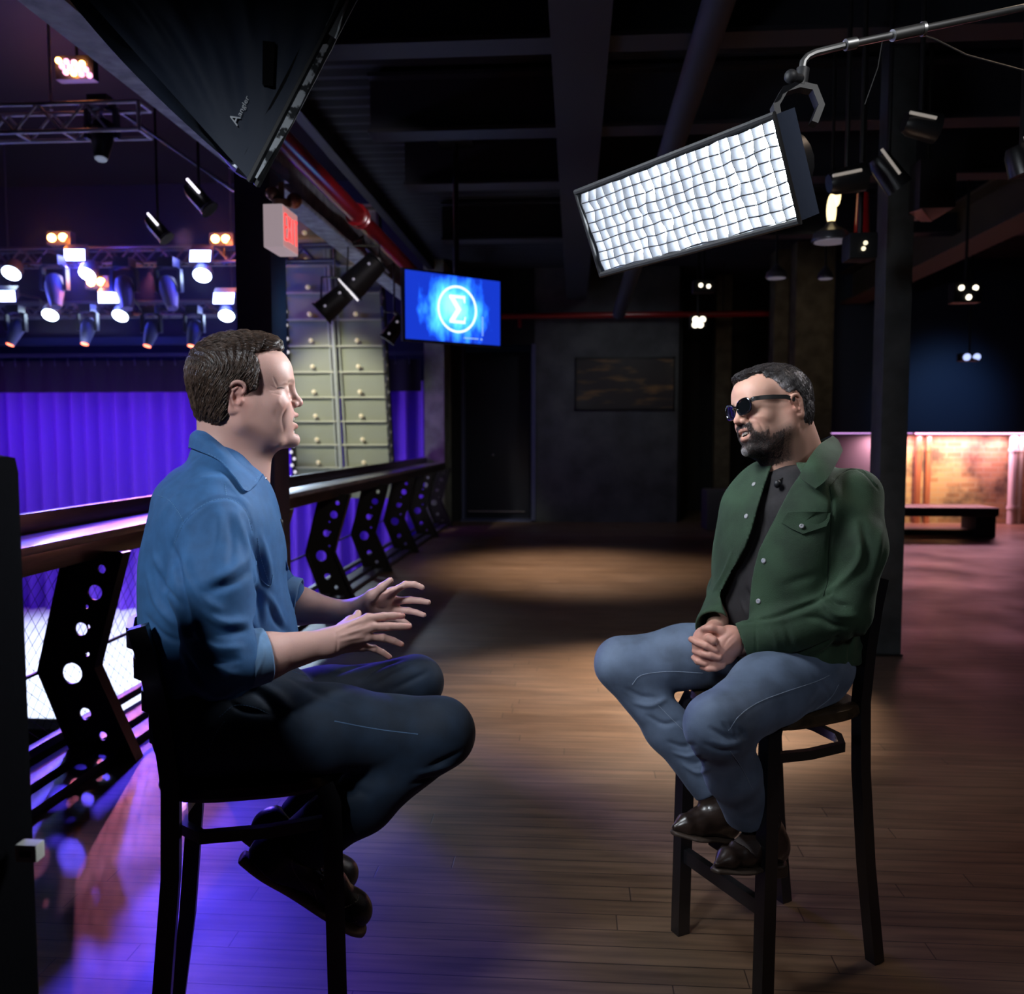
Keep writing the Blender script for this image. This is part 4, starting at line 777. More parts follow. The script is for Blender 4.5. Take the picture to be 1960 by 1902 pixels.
# ================================================================== IMPLICIT SURFACES (bodies, clothes)
def _v(a): return np.asarray(a, float)
class Sdf:
    def __init__(s): s.ops = []
    def _add(s, f, c, R, k, mode): s.ops.append((f, _v(c), R, k, mode)); return s
    def rc(s, a, b, ra, rb=None, k=.01, mode='u', sq=None):
        a, b = _v(a), _v(b); rb = ra if rb is None else rb; ba = b-a; L2 = max(ba@ba, 1e-12)
        if sq is not None:          # squash: (direction, factor) makes the section flatter along direction
            dr, fac = _v(sq[0])/np.linalg.norm(sq[0]), sq[1]
            def f(p):
                q = p-a; h = np.clip(q@ba/L2, 0, 1); e = q-h[:, None]*ba; t = e@dr; e = e+np.outer(t*(1/fac-1), dr); return (np.sqrt((e*e).sum(1))-(ra+(rb-ra)*h))*min(1, fac*1.2)
        else:
            def f(p):
                q = p-a; h = np.clip(q@ba/L2, 0, 1); e = q-h[:, None]*ba; return np.sqrt((e*e).sum(1))-(ra+(rb-ra)*h)
        return s._add(f, (a+b)/2, sqrt(L2)/2+max(ra, rb), k, mode)
    def chain(s, pts, rs, k=.01, mode='u', sq=None):
        for i in range(len(pts)-1): s.rc(pts[i], pts[i+1], rs[i], rs[i+1], k, mode, sq)
        return s
    def ell(s, c, r, R=None, k=.01, mode='u'):
        c, r = _v(c), _v(r)
        def f(p):
            q = p-c
            if R is not None: q = q@R
            k0 = np.sqrt(((q/r)**2).sum(1))+1e-9; k1 = np.sqrt(((q/r**2)**2).sum(1))+1e-9; return k0*(k0-1)/k1
        return s._add(f, c, max(r), k, mode)
    def box(s, c, h, R=None, r=.005, k=.005, mode='u'):
        c, h = _v(c), _v(h)
        def f(p):
            q = p-c
            if R is not None: q = q@R
            q = np.abs(q)-h+r; return np.sqrt((np.maximum(q, 0)**2).sum(1))+np.minimum(q.max(1), 0)-r
        return s._add(f, c, np.linalg.norm(h), k, mode)
    def half(s, c, n, mode='i', k=.002):    # keep the side against n
        c, n = _v(c), _v(n)/np.linalg.norm(n)
        return s._add(lambda p: (p-c)@n, c, 1e3, k, mode)
    def halfcap(s, c, n, R, k=.002):        # cut away what lies along n, only within R of c
        c, n = _v(c), _v(n)/np.linalg.norm(n)
        def f(p): q = p-c; return np.maximum(-(q@n), np.sqrt((q*q).sum(1))-R)
        return s._add(f, c, R, k, 's')
    def loft(s, o, w, u, v, secs, n=2.3, k=.02, mode='u', rnd=.03):   # secs: (t, cx, cy, a, b)
        o, w, u, v = map(_v, (o, w, u, v)); S = np.array(secs, float); t0, t1 = S[0, 0], S[-1, 0]
        ts = np.linspace(t0, t1, 60)
        def cr(col):
            x, y = S[:, 0], S[:, col]; m = np.gradient(y, x); idx = np.clip(np.searchsorted(x, ts)-1, 0, len(x)-2); h = x[idx+1]-x[idx]; q = (ts-x[idx])/h
            return (2*q**3-3*q**2+1)*y[idx]+(q**3-2*q**2+q)*h*m[idx]+(-2*q**3+3*q**2)*y[idx+1]+(q**3-q**2)*h*m[idx+1]
        T = [cr(i) for i in range(1, 5)]
        def f(p):
            q = p-o; t = q@w; tc = np.clip(t, t0, t1); cx, cy, a, b = (np.interp(tc, ts, T[i]) for i in range(4))
            x = q@u-cx; y = q@v-cy; r = np.sqrt(x*x+y*y)+1e-9; kk = ((np.abs(x)/a)**n+(np.abs(y)/b)**n)**(1/n)+1e-9
            d1 = r-r/kk; d1 = np.where(kk < .35, -np.minimum(a, b)*.65, d1)*.9; d2 = np.maximum(t-t1, t0-t)
            A = np.maximum(d1+rnd, 0); B = np.maximum(d2+rnd, 0); return np.sqrt(A*A+B*B)-rnd+np.minimum(np.maximum(d1, d2)+rnd, 0)
        return s._add(f, o+w*(t0+t1)/2, 1e3, k, mode)
    def pixpoly(s, poly, dmin, dmax, k=.002, mode='s', c=None, R=1e3):  # frustum of an outline seen from the camera, between two depths
        P2 = np.array(poly, float); n = len(P2); dm = (dmin+dmax)/2
        def f(p):
            q = p-CAM; D = q@FW; X = 980+F*(q@RT)/D; Y = 951-F*(q@UP)/D; best = np.full(len(p), 1e9); ins = np.zeros(len(p), bool)
            for i in range(n):
                a, b = P2[i], P2[(i+1) % n]; e = b-a; wx, wy = X-a[0], Y-a[1]; h = np.clip((wx*e[0]+wy*e[1])/(e@e), 0, 1); dx, dy = wx-h*e[0], wy-h*e[1]
                best = np.minimum(best, dx*dx+dy*dy); c1 = (a[1] > Y) != (b[1] > Y); xi = a[0]+(Y-a[1])*e[0]/(e[1] if abs(e[1]) > 1e-9 else 1e-9); ins ^= c1 & (X < xi)
            d = np.sqrt(best)*np.where(ins, -1, 1)*D/F; return np.maximum(d, np.maximum(dmin-D, D-dmax))
        return s._add(f, P(P2[:, 0].mean(), P2[:, 1].mean(), dm) if c is None else c, R, k, mode)
    def fn(s, f, mode='d', c=(0, 0, 0), R=1e3, k=0): return s._add(f, c, R, k, mode)
    def sub(s, other, k=.002, off=0.0, mode='s'): return s._add(lambda p: other.ev(p)+off, (0, 0, 0), 1e3, k, mode)
    def ev(s, p, c=None, R=0, margin=.03):
        d = np.full(len(p), 10.0)
        for f, oc, oR, k, mode in s.ops:
            if c is not None and oR < 100:
                gap = np.linalg.norm(oc-c)-oR-R
                if gap > max(k*1.6, margin): continue
            if mode == 'd': d = d+f(p); continue
            e = f(p)
            if mode == 'u':
                if k > 0: h = np.maximum(k-np.abs(d-e), 0)/k; d = np.minimum(d, e)-h*h*k*.25
                else: d = np.minimum(d, e)
            elif mode == 's':
                e = -e
                if k > 0: h = np.maximum(k-np.abs(d-e), 0)/k; d = np.maximum(d, e)+h*h*k*.25
                else: d = np.maximum(d, e)
            elif mode == 'i':
                d = np.maximum(d, e)
        return d
    def mesh(s, lo, hi, res, B=12, smooth=1):
        lo, hi = _v(lo), _v(hi); nb = np.ceil((hi-lo)/res/B).astype(int); dims = nb*B+1; G = np.full(dims, 1.0, np.float32)
        bi = np.array(np.meshgrid(*[np.arange(n) for n in nb], indexing='ij')).reshape(3, -1).T; ctr = lo+(bi+.5)*B*res; rad = B*res*.8661
        dc = s.ev(ctr); keep = np.abs(dc) < rad*1.5+.006; ax = np.arange(B+1)*res; loc = np.array(np.meshgrid(ax, ax, ax, indexing='ij')).reshape(3, -1).T
        for (i, j, k), c, dd, kp in zip(bi, ctr, dc, keep):
            sl = (slice(i*B, i*B+B+1), slice(j*B, j*B+B+1), slice(k*B, k*B+B+1))
            if kp: G[sl] = s.ev(lo+np.array([i, j, k])*B*res+loc, c, rad).reshape(B+1, B+1, B+1)
            elif dd < 0: G[sl] = -1.0
        return surface_nets(G, lo, res, smooth)
def surface_nets(G, lo, res, smooth=1):
    neg = G < 0; a = [neg[x:neg.shape[0]-1+x, y:neg.shape[1]-1+y, z:neg.shape[2]-1+z] for x in (0, 1) for y in (0, 1) for z in (0, 1)]
    al = np.logical_and.reduce(a); an = np.logical_or.reduce(a); cells = np.argwhere(an & ~al); idx = np.full(al.shape, -1, np.int64); idx[tuple(cells.T)] = np.arange(len(cells))
    cor = np.array([(x, y, z) for x in (0, 1) for y in (0, 1) for z in (0, 1)]); vals = np.stack([G[tuple((cells+c).T)] for c in cor], 1).astype(float)
    acc = np.zeros((len(cells), 3)); cnt = np.zeros(len(cells))
    for i in range(8):
        for j in range(i+1, 8):
            if np.abs(cor[i]-cor[j]).sum() != 1: continue
            va, vb = vals[:, i], vals[:, j]; m = (va < 0) != (vb < 0); t = np.where(m, va/(va-vb+1e-12*(va == vb)), 0); acc += np.where(m[:, None], cor[i]+t[:, None]*(cor[j]-cor[i]), 0); cnt += m
    V = lo+(cells+acc/cnt[:, None])*res; Fs = []
    for ax in range(3):
        o1, o2 = [(1, 2), (2, 0), (0, 1)][ax]; sh = list(neg.shape); sh[ax] -= 1; sl = [slice(0, s_) for s_ in sh]; sl2 = list(sl); sl2[ax] = slice(1, sh[ax]+1)
        n0, n1 = neg[tuple(sl)], neg[tuple(sl2)]; e = np.argwhere(n0 != n1); e = e[(e[:, o1] > 0) & (e[:, o2] > 0) & (e[:, o1] < neg.shape[o1]-1) & (e[:, o2] < neg.shape[o2]-1)]; fl = n0[tuple(e.T)]
        d1 = np.zeros(3, int); d1[o1] = 1; d2 = np.zeros(3, int); d2[o2] = 1; q = np.stack([idx[tuple(x.T)] for x in (e-d1-d2, e-d2, e, e-d1)], 1); q = np.where(fl[:, None], q, q[:, ::-1]); Fs.append(q)
    Fq = np.concatenate(Fs)
    for _ in range(smooth):
        E = np.concatenate([Fq[:, [0, 1]], Fq[:, [1, 2]], Fq[:, [2, 3]], Fq[:, [3, 0]]]); S = np.zeros_like(V); c = np.zeros(len(V))
        for i in range(3): S[:, i] = np.bincount(E[:, 0], V[E[:, 1], i], len(V))+np.bincount(E[:, 1], V[E[:, 0], i], len(V))
        c = np.bincount(E[:, 0], minlength=len(V))+np.bincount(E[:, 1], minlength=len(V)); V = V*.5+S/np.maximum(c, 1)[:, None]*.5
    return V, Fq
def normals(V, Fq):
    n = np.cross(V[Fq[:, 2]]-V[Fq[:, 0]], V[Fq[:, 3]]-V[Fq[:, 1]]); N = np.zeros_like(V)
    for c in range(4):
        for i in range(3): N[:, i] += np.bincount(Fq[:, c], n[:, i], len(V))
    return N/(np.linalg.norm(N, axis=1)[:, None]+1e-12)
def bvh(V, Fq): return BVHTree.FromPolygons(V.tolist(), Fq.tolist())
def cast(T, x, y):
    r = ray(x, y); h = T.ray_cast(Vector(CAM), Vector(r/np.linalg.norm(r))); return (None, None) if h[0] is None else (np.array(h[0]), np.array(h[1]))
def seg_dist(Pn, A, B_):
    e = B_-A; t = np.clip((Pn-A)@e/max(e@e, 1e-12), 0, 1); return np.linalg.norm(Pn-A-t[:, None]*e, axis=1), t
def catmull(pts, n=6):
    pts = [_v(p) for p in pts]; 
    if len(pts) < 3: return [pts[0]*(1-i/n)+pts[-1]*i/n for i in range(n+1)]
    q = [2*pts[0]-pts[1]]+pts+[2*pts[-1]-pts[-2]]; out = []
    for i in range(1, len(q)-2):
        for j in range(n):
            t = j/n; out.append(.5*((2*q[i])+(-q[i-1]+q[i+1])*t+(2*q[i-1]-5*q[i]+4*q[i+1]-q[i+2])*t*t+(-q[i-1]+3*q[i]-3*q[i+1]+q[i+2])*t**3))
    return out+[pts[-1]]
def sculpt(V, Fq, strokes):
    """strokes drawn as seen from the camera, laid on the surface: (points, width m, height m)"""
    T = bvh(V, Fq); N = normals(V, Fq); V = V.copy(); D0 = V.copy()
    for pts, wd, am in strokes:
        line = [cast(T, *p)[0] for p in catmull(pts, 5)]; line = [p for p in line if p is not None]
        if len(line) < 2: continue
        L_ = np.array(line); lo, hi = L_.min(0)-wd*3, L_.max(0)+wd*3; m = np.where(((D0 > lo) & (D0 < hi)).all(1))[0]
        if not len(m): continue
        best = np.full(len(m), 9.0); tt = np.zeros(len(m)); K = len(L_)-1
        for i in range(K):
            d, t = seg_dist(D0[m], L_[i], L_[i+1]); b = d < best; best = np.where(b, d, best); tt = np.where(b, (i+t)/K, tt)
        env = np.sin(pi*np.clip(tt*.9+.05, 0, 1))**.6; V[m] += N[m]*(am*np.exp(-(best/wd)**2)*env)[:, None]
    return V
def wire(T, pts, r, lift=.0, n=6, mb=None):    # thin seam/stitch line laid on a surface
    line = []
    for p in catmull(pts, 6):
        h, nn = cast(T, *p)
        if h is not None and (not line or np.linalg.norm(h-line[-1]) < .08): line.append(h+nn*lift)
    mb = mb or MB()
    if len(line) > 1: mb.tube(line, r, n)
    return mb
def stitches(T, pts, r, ln=.004, gap=.003, lift=.0005, mb=None):
    mb = mb or MB(); line = []
    for p in catmull(pts, 12):
        h, nn = cast(T, *p)
        if h is not None and (not line or np.linalg.norm(h+nn*lift-line[-1]) < .05): line.append(h+nn*lift)
    if len(line) < 2: return mb
    L_ = np.array(line); s = np.concatenate([[0], np.cumsum(np.linalg.norm(np.diff(L_, axis=0), axis=1))]); x = 0
    while x+ln < s[-1]:
        a, b = [np.array([np.interp(q, s, L_[:, i]) for i in range(3)]) for q in (x, x+ln)]; mb.tube([a, b], r, 4); x += ln+gap
    return mb
def disc_on(T, x, y, r, h=.003, lift=0, mb=None):
    p, n = cast(T, x, y); mb = mb or MB()
    if p is None: return mb
    return mb.lathe(p+n*(lift-.001), n, [(0, r), (h*.6, r), (h, r*.75), (h, r*.45), (h*.8, r*.4)], 18)
def reach(p0, x, y, L_, near=True):            # point on the pixel's ray at distance L_ from p0
    r = ray(x, y); w_ = CAM-p0; A = r@r; B_ = 2*(r@w_); C_ = w_@w_-L_*L_; disc = B_*B_-4*A*C_
    if disc < 0: return CAM+r*(-B_/(2*A))
    t = (-B_-sqrt(disc))/(2*A) if near else (-B_+sqrt(disc))/(2*A); return CAM+r*t

# ------------------------------------------------------------------ a head, in metres: x forward, y left, z up, origin between the ears
def head_sdf(O, A, sm=1.0, wide=1.0, neck=None, jaw=1.0, EK=.95, EX=-.010):
    """O origin, A 3x3 columns = forward, left, up. Returns (sdf, tw) where tw maps head coordinates to the world"""
    S = Sdf(); tw = lambda x, y, z: O+A@(np.array([x, y*wide, z])*sm)
    def e(c, r, k=.02, mode='u', rot=None): 
        R = A if rot is None else A@rot
        S.ell(tw(*c), np.array(r)*sm, R, k*sm, mode)
    def c(a, b, ra, rb, k=.012, mode='u'): S.rc(tw(*a), tw(*b), ra*sm, rb*sm, k*sm, mode)
    e((-.010, 0, .062), (.096, .076, .076)); e((-.035, 0, .045), (.066, .072, .068), .03); e((.050, 0, .066), (.054, .058, .054), .03); e((.060, 0, .055), (.040, .060, .040), .03)
    e((.045, 0, .0), (.057, .058, .066), .03)
    for s in (1, -1):
        e((.070, s*.042, -.006), (.024, .022, .022), .025)
        e((.084, s*.033, -.014), (.0165, .0155, .015), .018)
        c((.000, s*.052, -.048), (.070, s*.030, -.084), .017*jaw, .018*jaw, .035); c((-.002, s*.056, -.01), (.0, s*.053, -.045), .020, .018, .03)
    for s in (1, -1): e((.040, s*.041, -.034), (.044, .020, .038), .03); e((.066, s*.034, -.044), (.028, .016, .026), .02)
    e((.094, 0, -.084), (.024, .027, .019), .022); e((.108, 0, -.085), (.0125, .016, .0125), .012)
    e((.082, 0, -.042), (.033, .036, .036), .02)
    for s in (1, -1):
        c((.0975, s*.008, .0445), (.088, s*.036, .047), .0085, .0075, .016)
        e((.108, s*.030, .025), (.0155, .0185, .0115), .016, 's')
        e((.0855, s*.031, .024), (.0135, .0165, .0135), .006)
    c((.100, 0, .036), (.117, 0, .004), .0068, .0085, .014); e((.1195, 0, -.002), (.0108, .0098, .0092), .008)
    for s in (1, -1):
        e((.109, s*.0125, -.0065), (.0098, .0068, .0078), .006); e((.1125, s*.006, -.0125), (.0045, .0033, .003), .003, 's')
        c((.1015, s*.0215, -.004), (.0925, s*.0345, -.032), .0022, .0026, .009, 's')                     # smile line
        c((.0985, s*.0225, .0255), (.088, s*.043, .0225), .0010, .0010, .003, 's')                       # lid line
    # mouth: open smile
    e((.113, 0, -.0415), (.0270, .0285, .0085), .005, 's', None)
    for s in (1, -1):
        c((.1148, 0, -.0290), (.1095, s*.014, -.0292), .0040, .0038, .005); c((.1095, s*.014, -.0292), (.0955, s*.0285, -.0330), .0038, .0024, .004)
        c((.1112, 0, -.0545), (.1062, s*.014, -.0520), .0054, .0050, .006); c((.1062, s*.014, -.0520), (.0950, s*.028, -.0365), .0050, .0026, .004)
    for s in (1, -1): e((.0925, s*.0315, -.0335), (.006, .005, .006), .008)
    c((.112, -.012, -.066), (.112, .012, -.066), .003, .003, .010, 's')
    # ears
    for s in (1, -1):
        th = s*.22; R = np.array([[cos(th), -sin(th), 0], [sin(th), cos(th), 0], [0, 0, 1.0]]); tl = .28; R2 = np.array([[cos(tl), 0, sin(tl)], [0, 1, 0], [-sin(tl), 0, cos(tl)]])
        def q(x, y, z): v = R@(R2@(np.array([x, y, z])*EK)); return (v[0]+EX, s*.071+v[1], v[2]+.007)
        Sx = [(.010, 0, -.030), (-.002, s*.003, -.033), (-.012, s*.006, -.018), (-.018, s*.012, .0), (-.0185, s*.014, .016), (-.011, s*.013, .029), (.002, s*.010, .033), (.012, s*.006, .027), (.012, s*.003, .014), (.004, s*.002, .006)]
        E_ = [(q(*v)) for v in Sx]; rr = [.0060, .0066, .0045, .0036, .0036, .0038, .0038, .0036, .003, .0025]
        S.ell(tw(*q(-.003, s*.003, .003)), _v([.013, .0058, .026])*sm*EK, A@R@R2, .004*sm)
        EE = catmull([np.array(v_) for v_ in E_], 3); rq = np.interp(np.linspace(0, 9, len(EE)), range(10), rr)*1.08
        for i in range(len(EE)-1): c(EE[i], EE[i+1], rq[i], rq[i+1], .0025)
        an = [q(*v) for v in [(.0, s*.007, -.015), (-.009, s*.010, -.002), (-.010, s*.011, .012), (-.003, s*.009, .020)]]
        for i in range(3): c(an[i], an[i+1], .003, .0026, .003)
        c(q(.012, s*.006, -.006), q(.010, s*.007, -.013), .0045, .004, .005)
        e(q(.002, s*.0085, -.004), (.0065, .0055, .009), .004, 's', R@R2); e(q(.004, s*.012, .016), (.006, .0035, .006), .003, 's', R@R2)
    return S, tw
def head_colors(V, N, O, A, sm, base, beard=None):
    """skin colour: base, rosier on cheeks, nose, ears and lips; optional beard mask"""
    q = ((V-O)@A)/sm; x, y, z = q.T; y = np.abs(y); col = np.tile(_v(base), (len(V), 1))
    def blob(c, r): return np.exp(-(((x-c[0])/r[0])**2+((y-c[1])/r[1])**2+((z-c[2])/r[2])**2))
    def tint(m, c):
        m = np.clip(m, 0, 1)[:, None]; col[:] = col*(1-m)+_v(c)*m
    rosy = _v(base)*[1.0, .68, .66]
    tint(.55*blob((.078, .04, -.012), (.025, .022, .02)), rosy); tint(.55*blob((.122, 0, -.002), (.014, .014, .012)), rosy); tint(.5*blob((-.004, .082, .0), (.03, .014, .035)), rosy)
    lip = blob((.109, 0, -.0285), (.016, .023, .0045))+blob((.108, 0, -.053), (.014, .019, .0055)); tint(.75*lip, _v(base)*[.86, .45, .45])
    tint(1.0*np.clip(1.6*blob((.097, 0, -.0415), (.0125, .025, .0072)), 0, 1)*(x < .1035), (.10, .02, .02))
    br = np.exp(-((z-.0455-.10*(y-.026)*(y < .03)+.28*np.maximum(y-.033, 0))/.0042)**2)*((y > .010) & (y < .046) & (x > .06)); br = np.clip(br*1.2, 0, 1)
    return q, col, br, tint, blob
# ================================================================== MAN IN THE BLUE SHIRT
ANG = radians(19); Bf = np.array([cos(ANG), sin(ANG), 0]); Bs = np.array([-sin(ANG), cos(ANG), 0]); M0 = STL.copy()
def q(x, y, off=0.0):       # point seen at (x, y) on the plane parallel to his middle plane, off metres towards his left (away from the camera)
    r = ray(x, y); o = M0+Bs*off; return CAM+r*(((o-CAM)@Bs)/(r@Bs))
def fz(p): return (p-M0)@Bf, p[2]
LM = thing('person', (M0[0], M0[1], 0), 'man in blue denim shirt on the left stool, smiling, gesturing with both hands', 'person')
SKIN = (.70, .41, .345)
M_skin = mat('skin', SKIN, .48, sss=.12, attr='col', bump=.12, bscale=700, spec=.4)

# --- head
HO = q(464, 768, .0); ha = radians(21); HA = np.array([[cos(ha), -sin(ha), 0], [sin(ha), cos(ha), 0], [0, 0, 1.0]])
S, tw = head_sdf(HO, HA, 1.0, 1.0)
S.rc(tw(-.030, 0, -.02), q(436, 900, 0), .056, .060, .03); S.rc(tw(.02, 0, -.07), q(470, 930, 0), .042, .052, .035); S.rc(tw(-.045, 0, .0), q(430, 880), .050, .052, .02)
S.rc(q(425, 905), q(415, 1010), .07, .10, .04); S.rc(tw(.035, 0, -.080), tw(-.02, 0, -.075), .030, .035, .03)
ctr = tw(.0, 0, .02)
Vh, Fh = S.mesh(tw(0, 0, 0)-[.16, .16, .30], tw(0, 0, 0)+[.17, .17, .18], .0021)
crow = []
for dz in (0, .0045, -.004): crow.append(([(521, 739-dz*0+(-2 if dz > 0 else 3 if dz < 0 else 0)), (531, 742), (541, 742)], .0012, -.0011))
Vh = sculpt(Vh, Fh, [([(520, 744), (528, 746), (540, 744)], .0014, -.0016), ([(518, 738), (524, 741), (530, 744)], .0012, -.0012), ([(516, 746), (523, 748), (531, 750)], .0013, -.0014), ([(520, 752), (528, 753), (538, 757)], .0014, -.0013),
    ([(554, 775), (545, 788), (541, 803), (543, 822)], .004, -.0022), ([(534, 772), (528, 790), (528, 808)], .006, -.0010), ([(523, 722), (528, 733), (531, 740)], .0016, -.0014), ([(540, 752), (532, 764), (536, 774)], .005, .002), ([(556, 736), (545, 733), (532, 738)], .003, .0012)])
Nh = normals(Vh, Fh); qh, colh, brow, tint, blob = head_colors(Vh, Nh, HO, HA, 1.0, SKIN)
tint(brow*.55, (.20, .11, .07)); tint(.35*blob((.01, .075, -.08), (.05, .03, .04)), _v(SKIN)*[.95, .72, .68])
body_parts = [(Vh, Fh, colh)]

# --- arms and hands
def hand(S_, wrist, mcps, tips, curls, thumb, rs, palm_r, k=.007):
    """mcps/tips: knuckle and tip points; curls: offset vectors at the middle joints; thumb: 3 points"""
    W = _v(wrist)
    for i, (m, t_, cu) in enumerate(zip(mcps, tips, curls)):
        m, t_ = _v(m), _v(t_); r = rs[i]; a = m+(t_-m)*.45+_v(cu); b = m+(t_-m)*.76+_v(cu)*.75
        S_.chain([m, a, b, t_], [r*1.10, r*1.02, r*.92, r*.80], k=.0015)
        S_.ell(a, [r*1.06]*3, None, .002); S_.rc(W+(m-W)*.12, m, palm_r[0], palm_r[1], k)
    S_.chain([_v(p) for p in thumb], [.016, .0125, .0105, .0085], k=.006); S_.rc(W*.75+_v(mcps[1])*.25, _v(thumb[1]), .017, .013, .014)
Sa = Sdf(); el1 = q(432, 1272, -.235); wr1 = q(632, 1229, -.19)
Sa.rc(el1, el1+(wr1-el1)*.35, .043, .046, .01); Sa.rc(el1+(wr1-el1)*.35, wr1, .046, .0265, .02, sq=(Bs, .9))
o1 = -.17
mc1 = [q(704, 1184, o1-.005), q(709, 1200, o1-.012), q(702, 1219, o1-.012), q(691, 1237, o1-.004)]
tp1 = [q(770, 1178.5, o1+.01), q(783, 1199, o1+.0), q(768, 1233, o1-.0), q(745.5, 1257, o1+.01)]
cu1 = [(0, 0, .002), (0, 0, .001), (0, 0, .006), (0, 0, .006)]
hand(Sa, wr1, mc1, tp1, cu1, [q(655, 1205, o1+.02), q(672, 1192, o1+.045), q(682, 1184, o1+.06), q(685, 1174, o1+.07)], [.0088, .0090, .0084, .0076], (.021, .0115))
Sa.rc(wr1, q(672, 1212, o1), .027, .020, .02)
lo = np.minimum(el1, wr1)-.09; hi = q(800, 1150, .03)+[.03, .03, .03]; hi = np.maximum(hi, wr1+.1)
Va, Fa = Sa.mesh(np.minimum(lo, q(745, 1290, o1)-.03), hi, .0024)
Va = sculpt(Va, Fa, [([(640, 1210), (670, 1196), (700, 1185)], .004, .0014), ([(648, 1218), (680, 1208), (706, 1200)], .003, .0016), ([(650, 1228), (675, 1222), (700, 1219)], .003, .0013), ([(640, 1205), (646, 1225), (644, 1250)], .003, -.0012), ([(664, 1203), (690, 1193)], .003, -.0014), ([(668, 1216), (693, 1211)], .003, -.0012)])
colA = np.tile(_v(SKIN), (len(Va), 1)); m_ = (Va-el1)@((wr1-el1)/np.linalg.norm(wr1-el1)); tips_ = np.min([np.linalg.norm(Va-t_, axis=1) for t_ in tp1], 0); colA = colA*(1-np.exp(-(tips_/.014)**2)[:, None]*np.array([.0, .22, .2]))
body_parts.append((Va, Fa, colA))
Sb = Sdf(); el2 = q(515, 1150, .235); wr2 = q(657, 1173, .20)
Sb.rc(el2, el2+(wr2-el2)*.4, .042, .045, .01); Sb.rc(el2+(wr2-el2)*.4, wr2, .045, .028, .02)
o2 = .16
mc2 = [q(750, 1133, o2), q(756, 1150, o2+.01), q(757, 1167, o2+.01), q(748, 1182, o2)]
tp2 = [q(808, 1124, o2-.02), q(819.5, 1152.5, o2-.02), q(811, 1177, o2-.02), q(784, 1196, o2-.015)]
cu2 = [(0, 0, .014), (0, 0, .004), (0, 0, .004), (0, 0, .004)]
hand(Sb, wr2, mc2, tp2, cu2, [q(690, 1158, o2), q(712, 1140, o2-.03), q(731, 1124, o2-.045), q(747, 1111, o2-.05)], [.0088, .0092, .0086, .0078], (.023, .0125))
Sb.ell(q(722, 1158, o2), (.036, .017, .032), HA, .015); Sb.rc(wr2, q(700, 1163, o2), .028, .024, .02)
Vb, Fb = Sb.mesh(np.minimum(el2, q(780, 1230, .1))-.08, np.maximum(q(835, 1085, .24), wr2)+.05, .0026)
body_parts.append((Vb, Fb, np.tile(_v(SKIN), (len(Vb), 1))))
# --- rest of the body under the clothes (one skin, joined into the same mesh)
Sc = Sdf()
PROF = [(1500, 335, 560), (1420, 305, 575), (1340, 288, 572), (1260, 272, 577), (1200, 266, 566), (1130, 265, 552), (1050, 271, 546), (985, 284, 535), (930, 303, 520), (890, 335, 502), (858, 362, 485)]
HW = [.165, .17, .17, .172, .178, .19, .20, .195, .165, .12, .08]; SECS = []
for (py, xb, xf), h_ in zip(PROF, HW):
    b_, z_ = fz(q(xb, py)); f_, _ = fz(q(xf, py)); SECS.append((z_, (b_+f_)/2, 0, (f_-b_)/2, h_))
Sc.loft(M0, (0, 0, 1), Bf, Bs, [(a_, b_, c_, d_-.035, e_-.03) for a_, b_, c_, d_, e_ in SECS[:-2]], rnd=.03)
sh1 = q(412, 985, -.165); sh2 = q(430, 990, .165); Sc.rc(sh1, el1, .052, .042, .03); Sc.rc(sh2, el2, .052, .042, .03); Sc.rc(q(420, 960, 0), q(425, 900, 0), .06, .05, .03)
Vc, Fc_ = Sc.mesh(M0+[-.45, -.42, .72], M0+[.4, .5, 1.45], .008); body_parts.append((Vc, Fc_, np.tile(_v(SKIN), (len(Vc), 1))))
def join_parts(parts):
    Vs, Fs, Cs, n = [], [], [], 0
    for v, f, c in parts: Vs.append(v); Fs.append(f+n); Cs.append(c); n += len(v)
    return np.concatenate(Vs), np.concatenate(Fs), np.concatenate(Cs)
V, Fq, C_ = join_parts(body_parts); bodyL = mesh_obj('body', V, Fq, M_skin, LM, colors=C_)

# --- teeth, eye
def teeth(tw_, par, sm=1.0):
    mb = MB(); n = 10
    for i in range(n):
        t_ = (i+.5)/n*2-1; y = t_*.0235; x = .1085-.015*t_*t_-.0; mb.sphere(tw_(x, y, -.0375-.002*t_*t_), (.0026*sm, .0026*sm, .0060*sm), 8, 6)
    return mb.build('teeth', mat('tooth_enamel', (.82, .76, .68), .25), par)
teeth(tw, LM)
MB().sphere(tw(.0905, -.030, .0235), .0088, 16, 10).sphere(tw(.0905, .030, .0235), .0088, 16, 10).build('eyes', mat('eye_white', (.5, .45, .42), .15), LM)

Th = bvh(Vh, Fh); mb = MB(); wire(Th, [(530, 742.5), (537, 741.5), (544, 742.5)], .0009, .0002, 5, mb); mb.V and mb.build('eyelashes', mat('lash_dark', (.05, .03, .02), .7), LM)
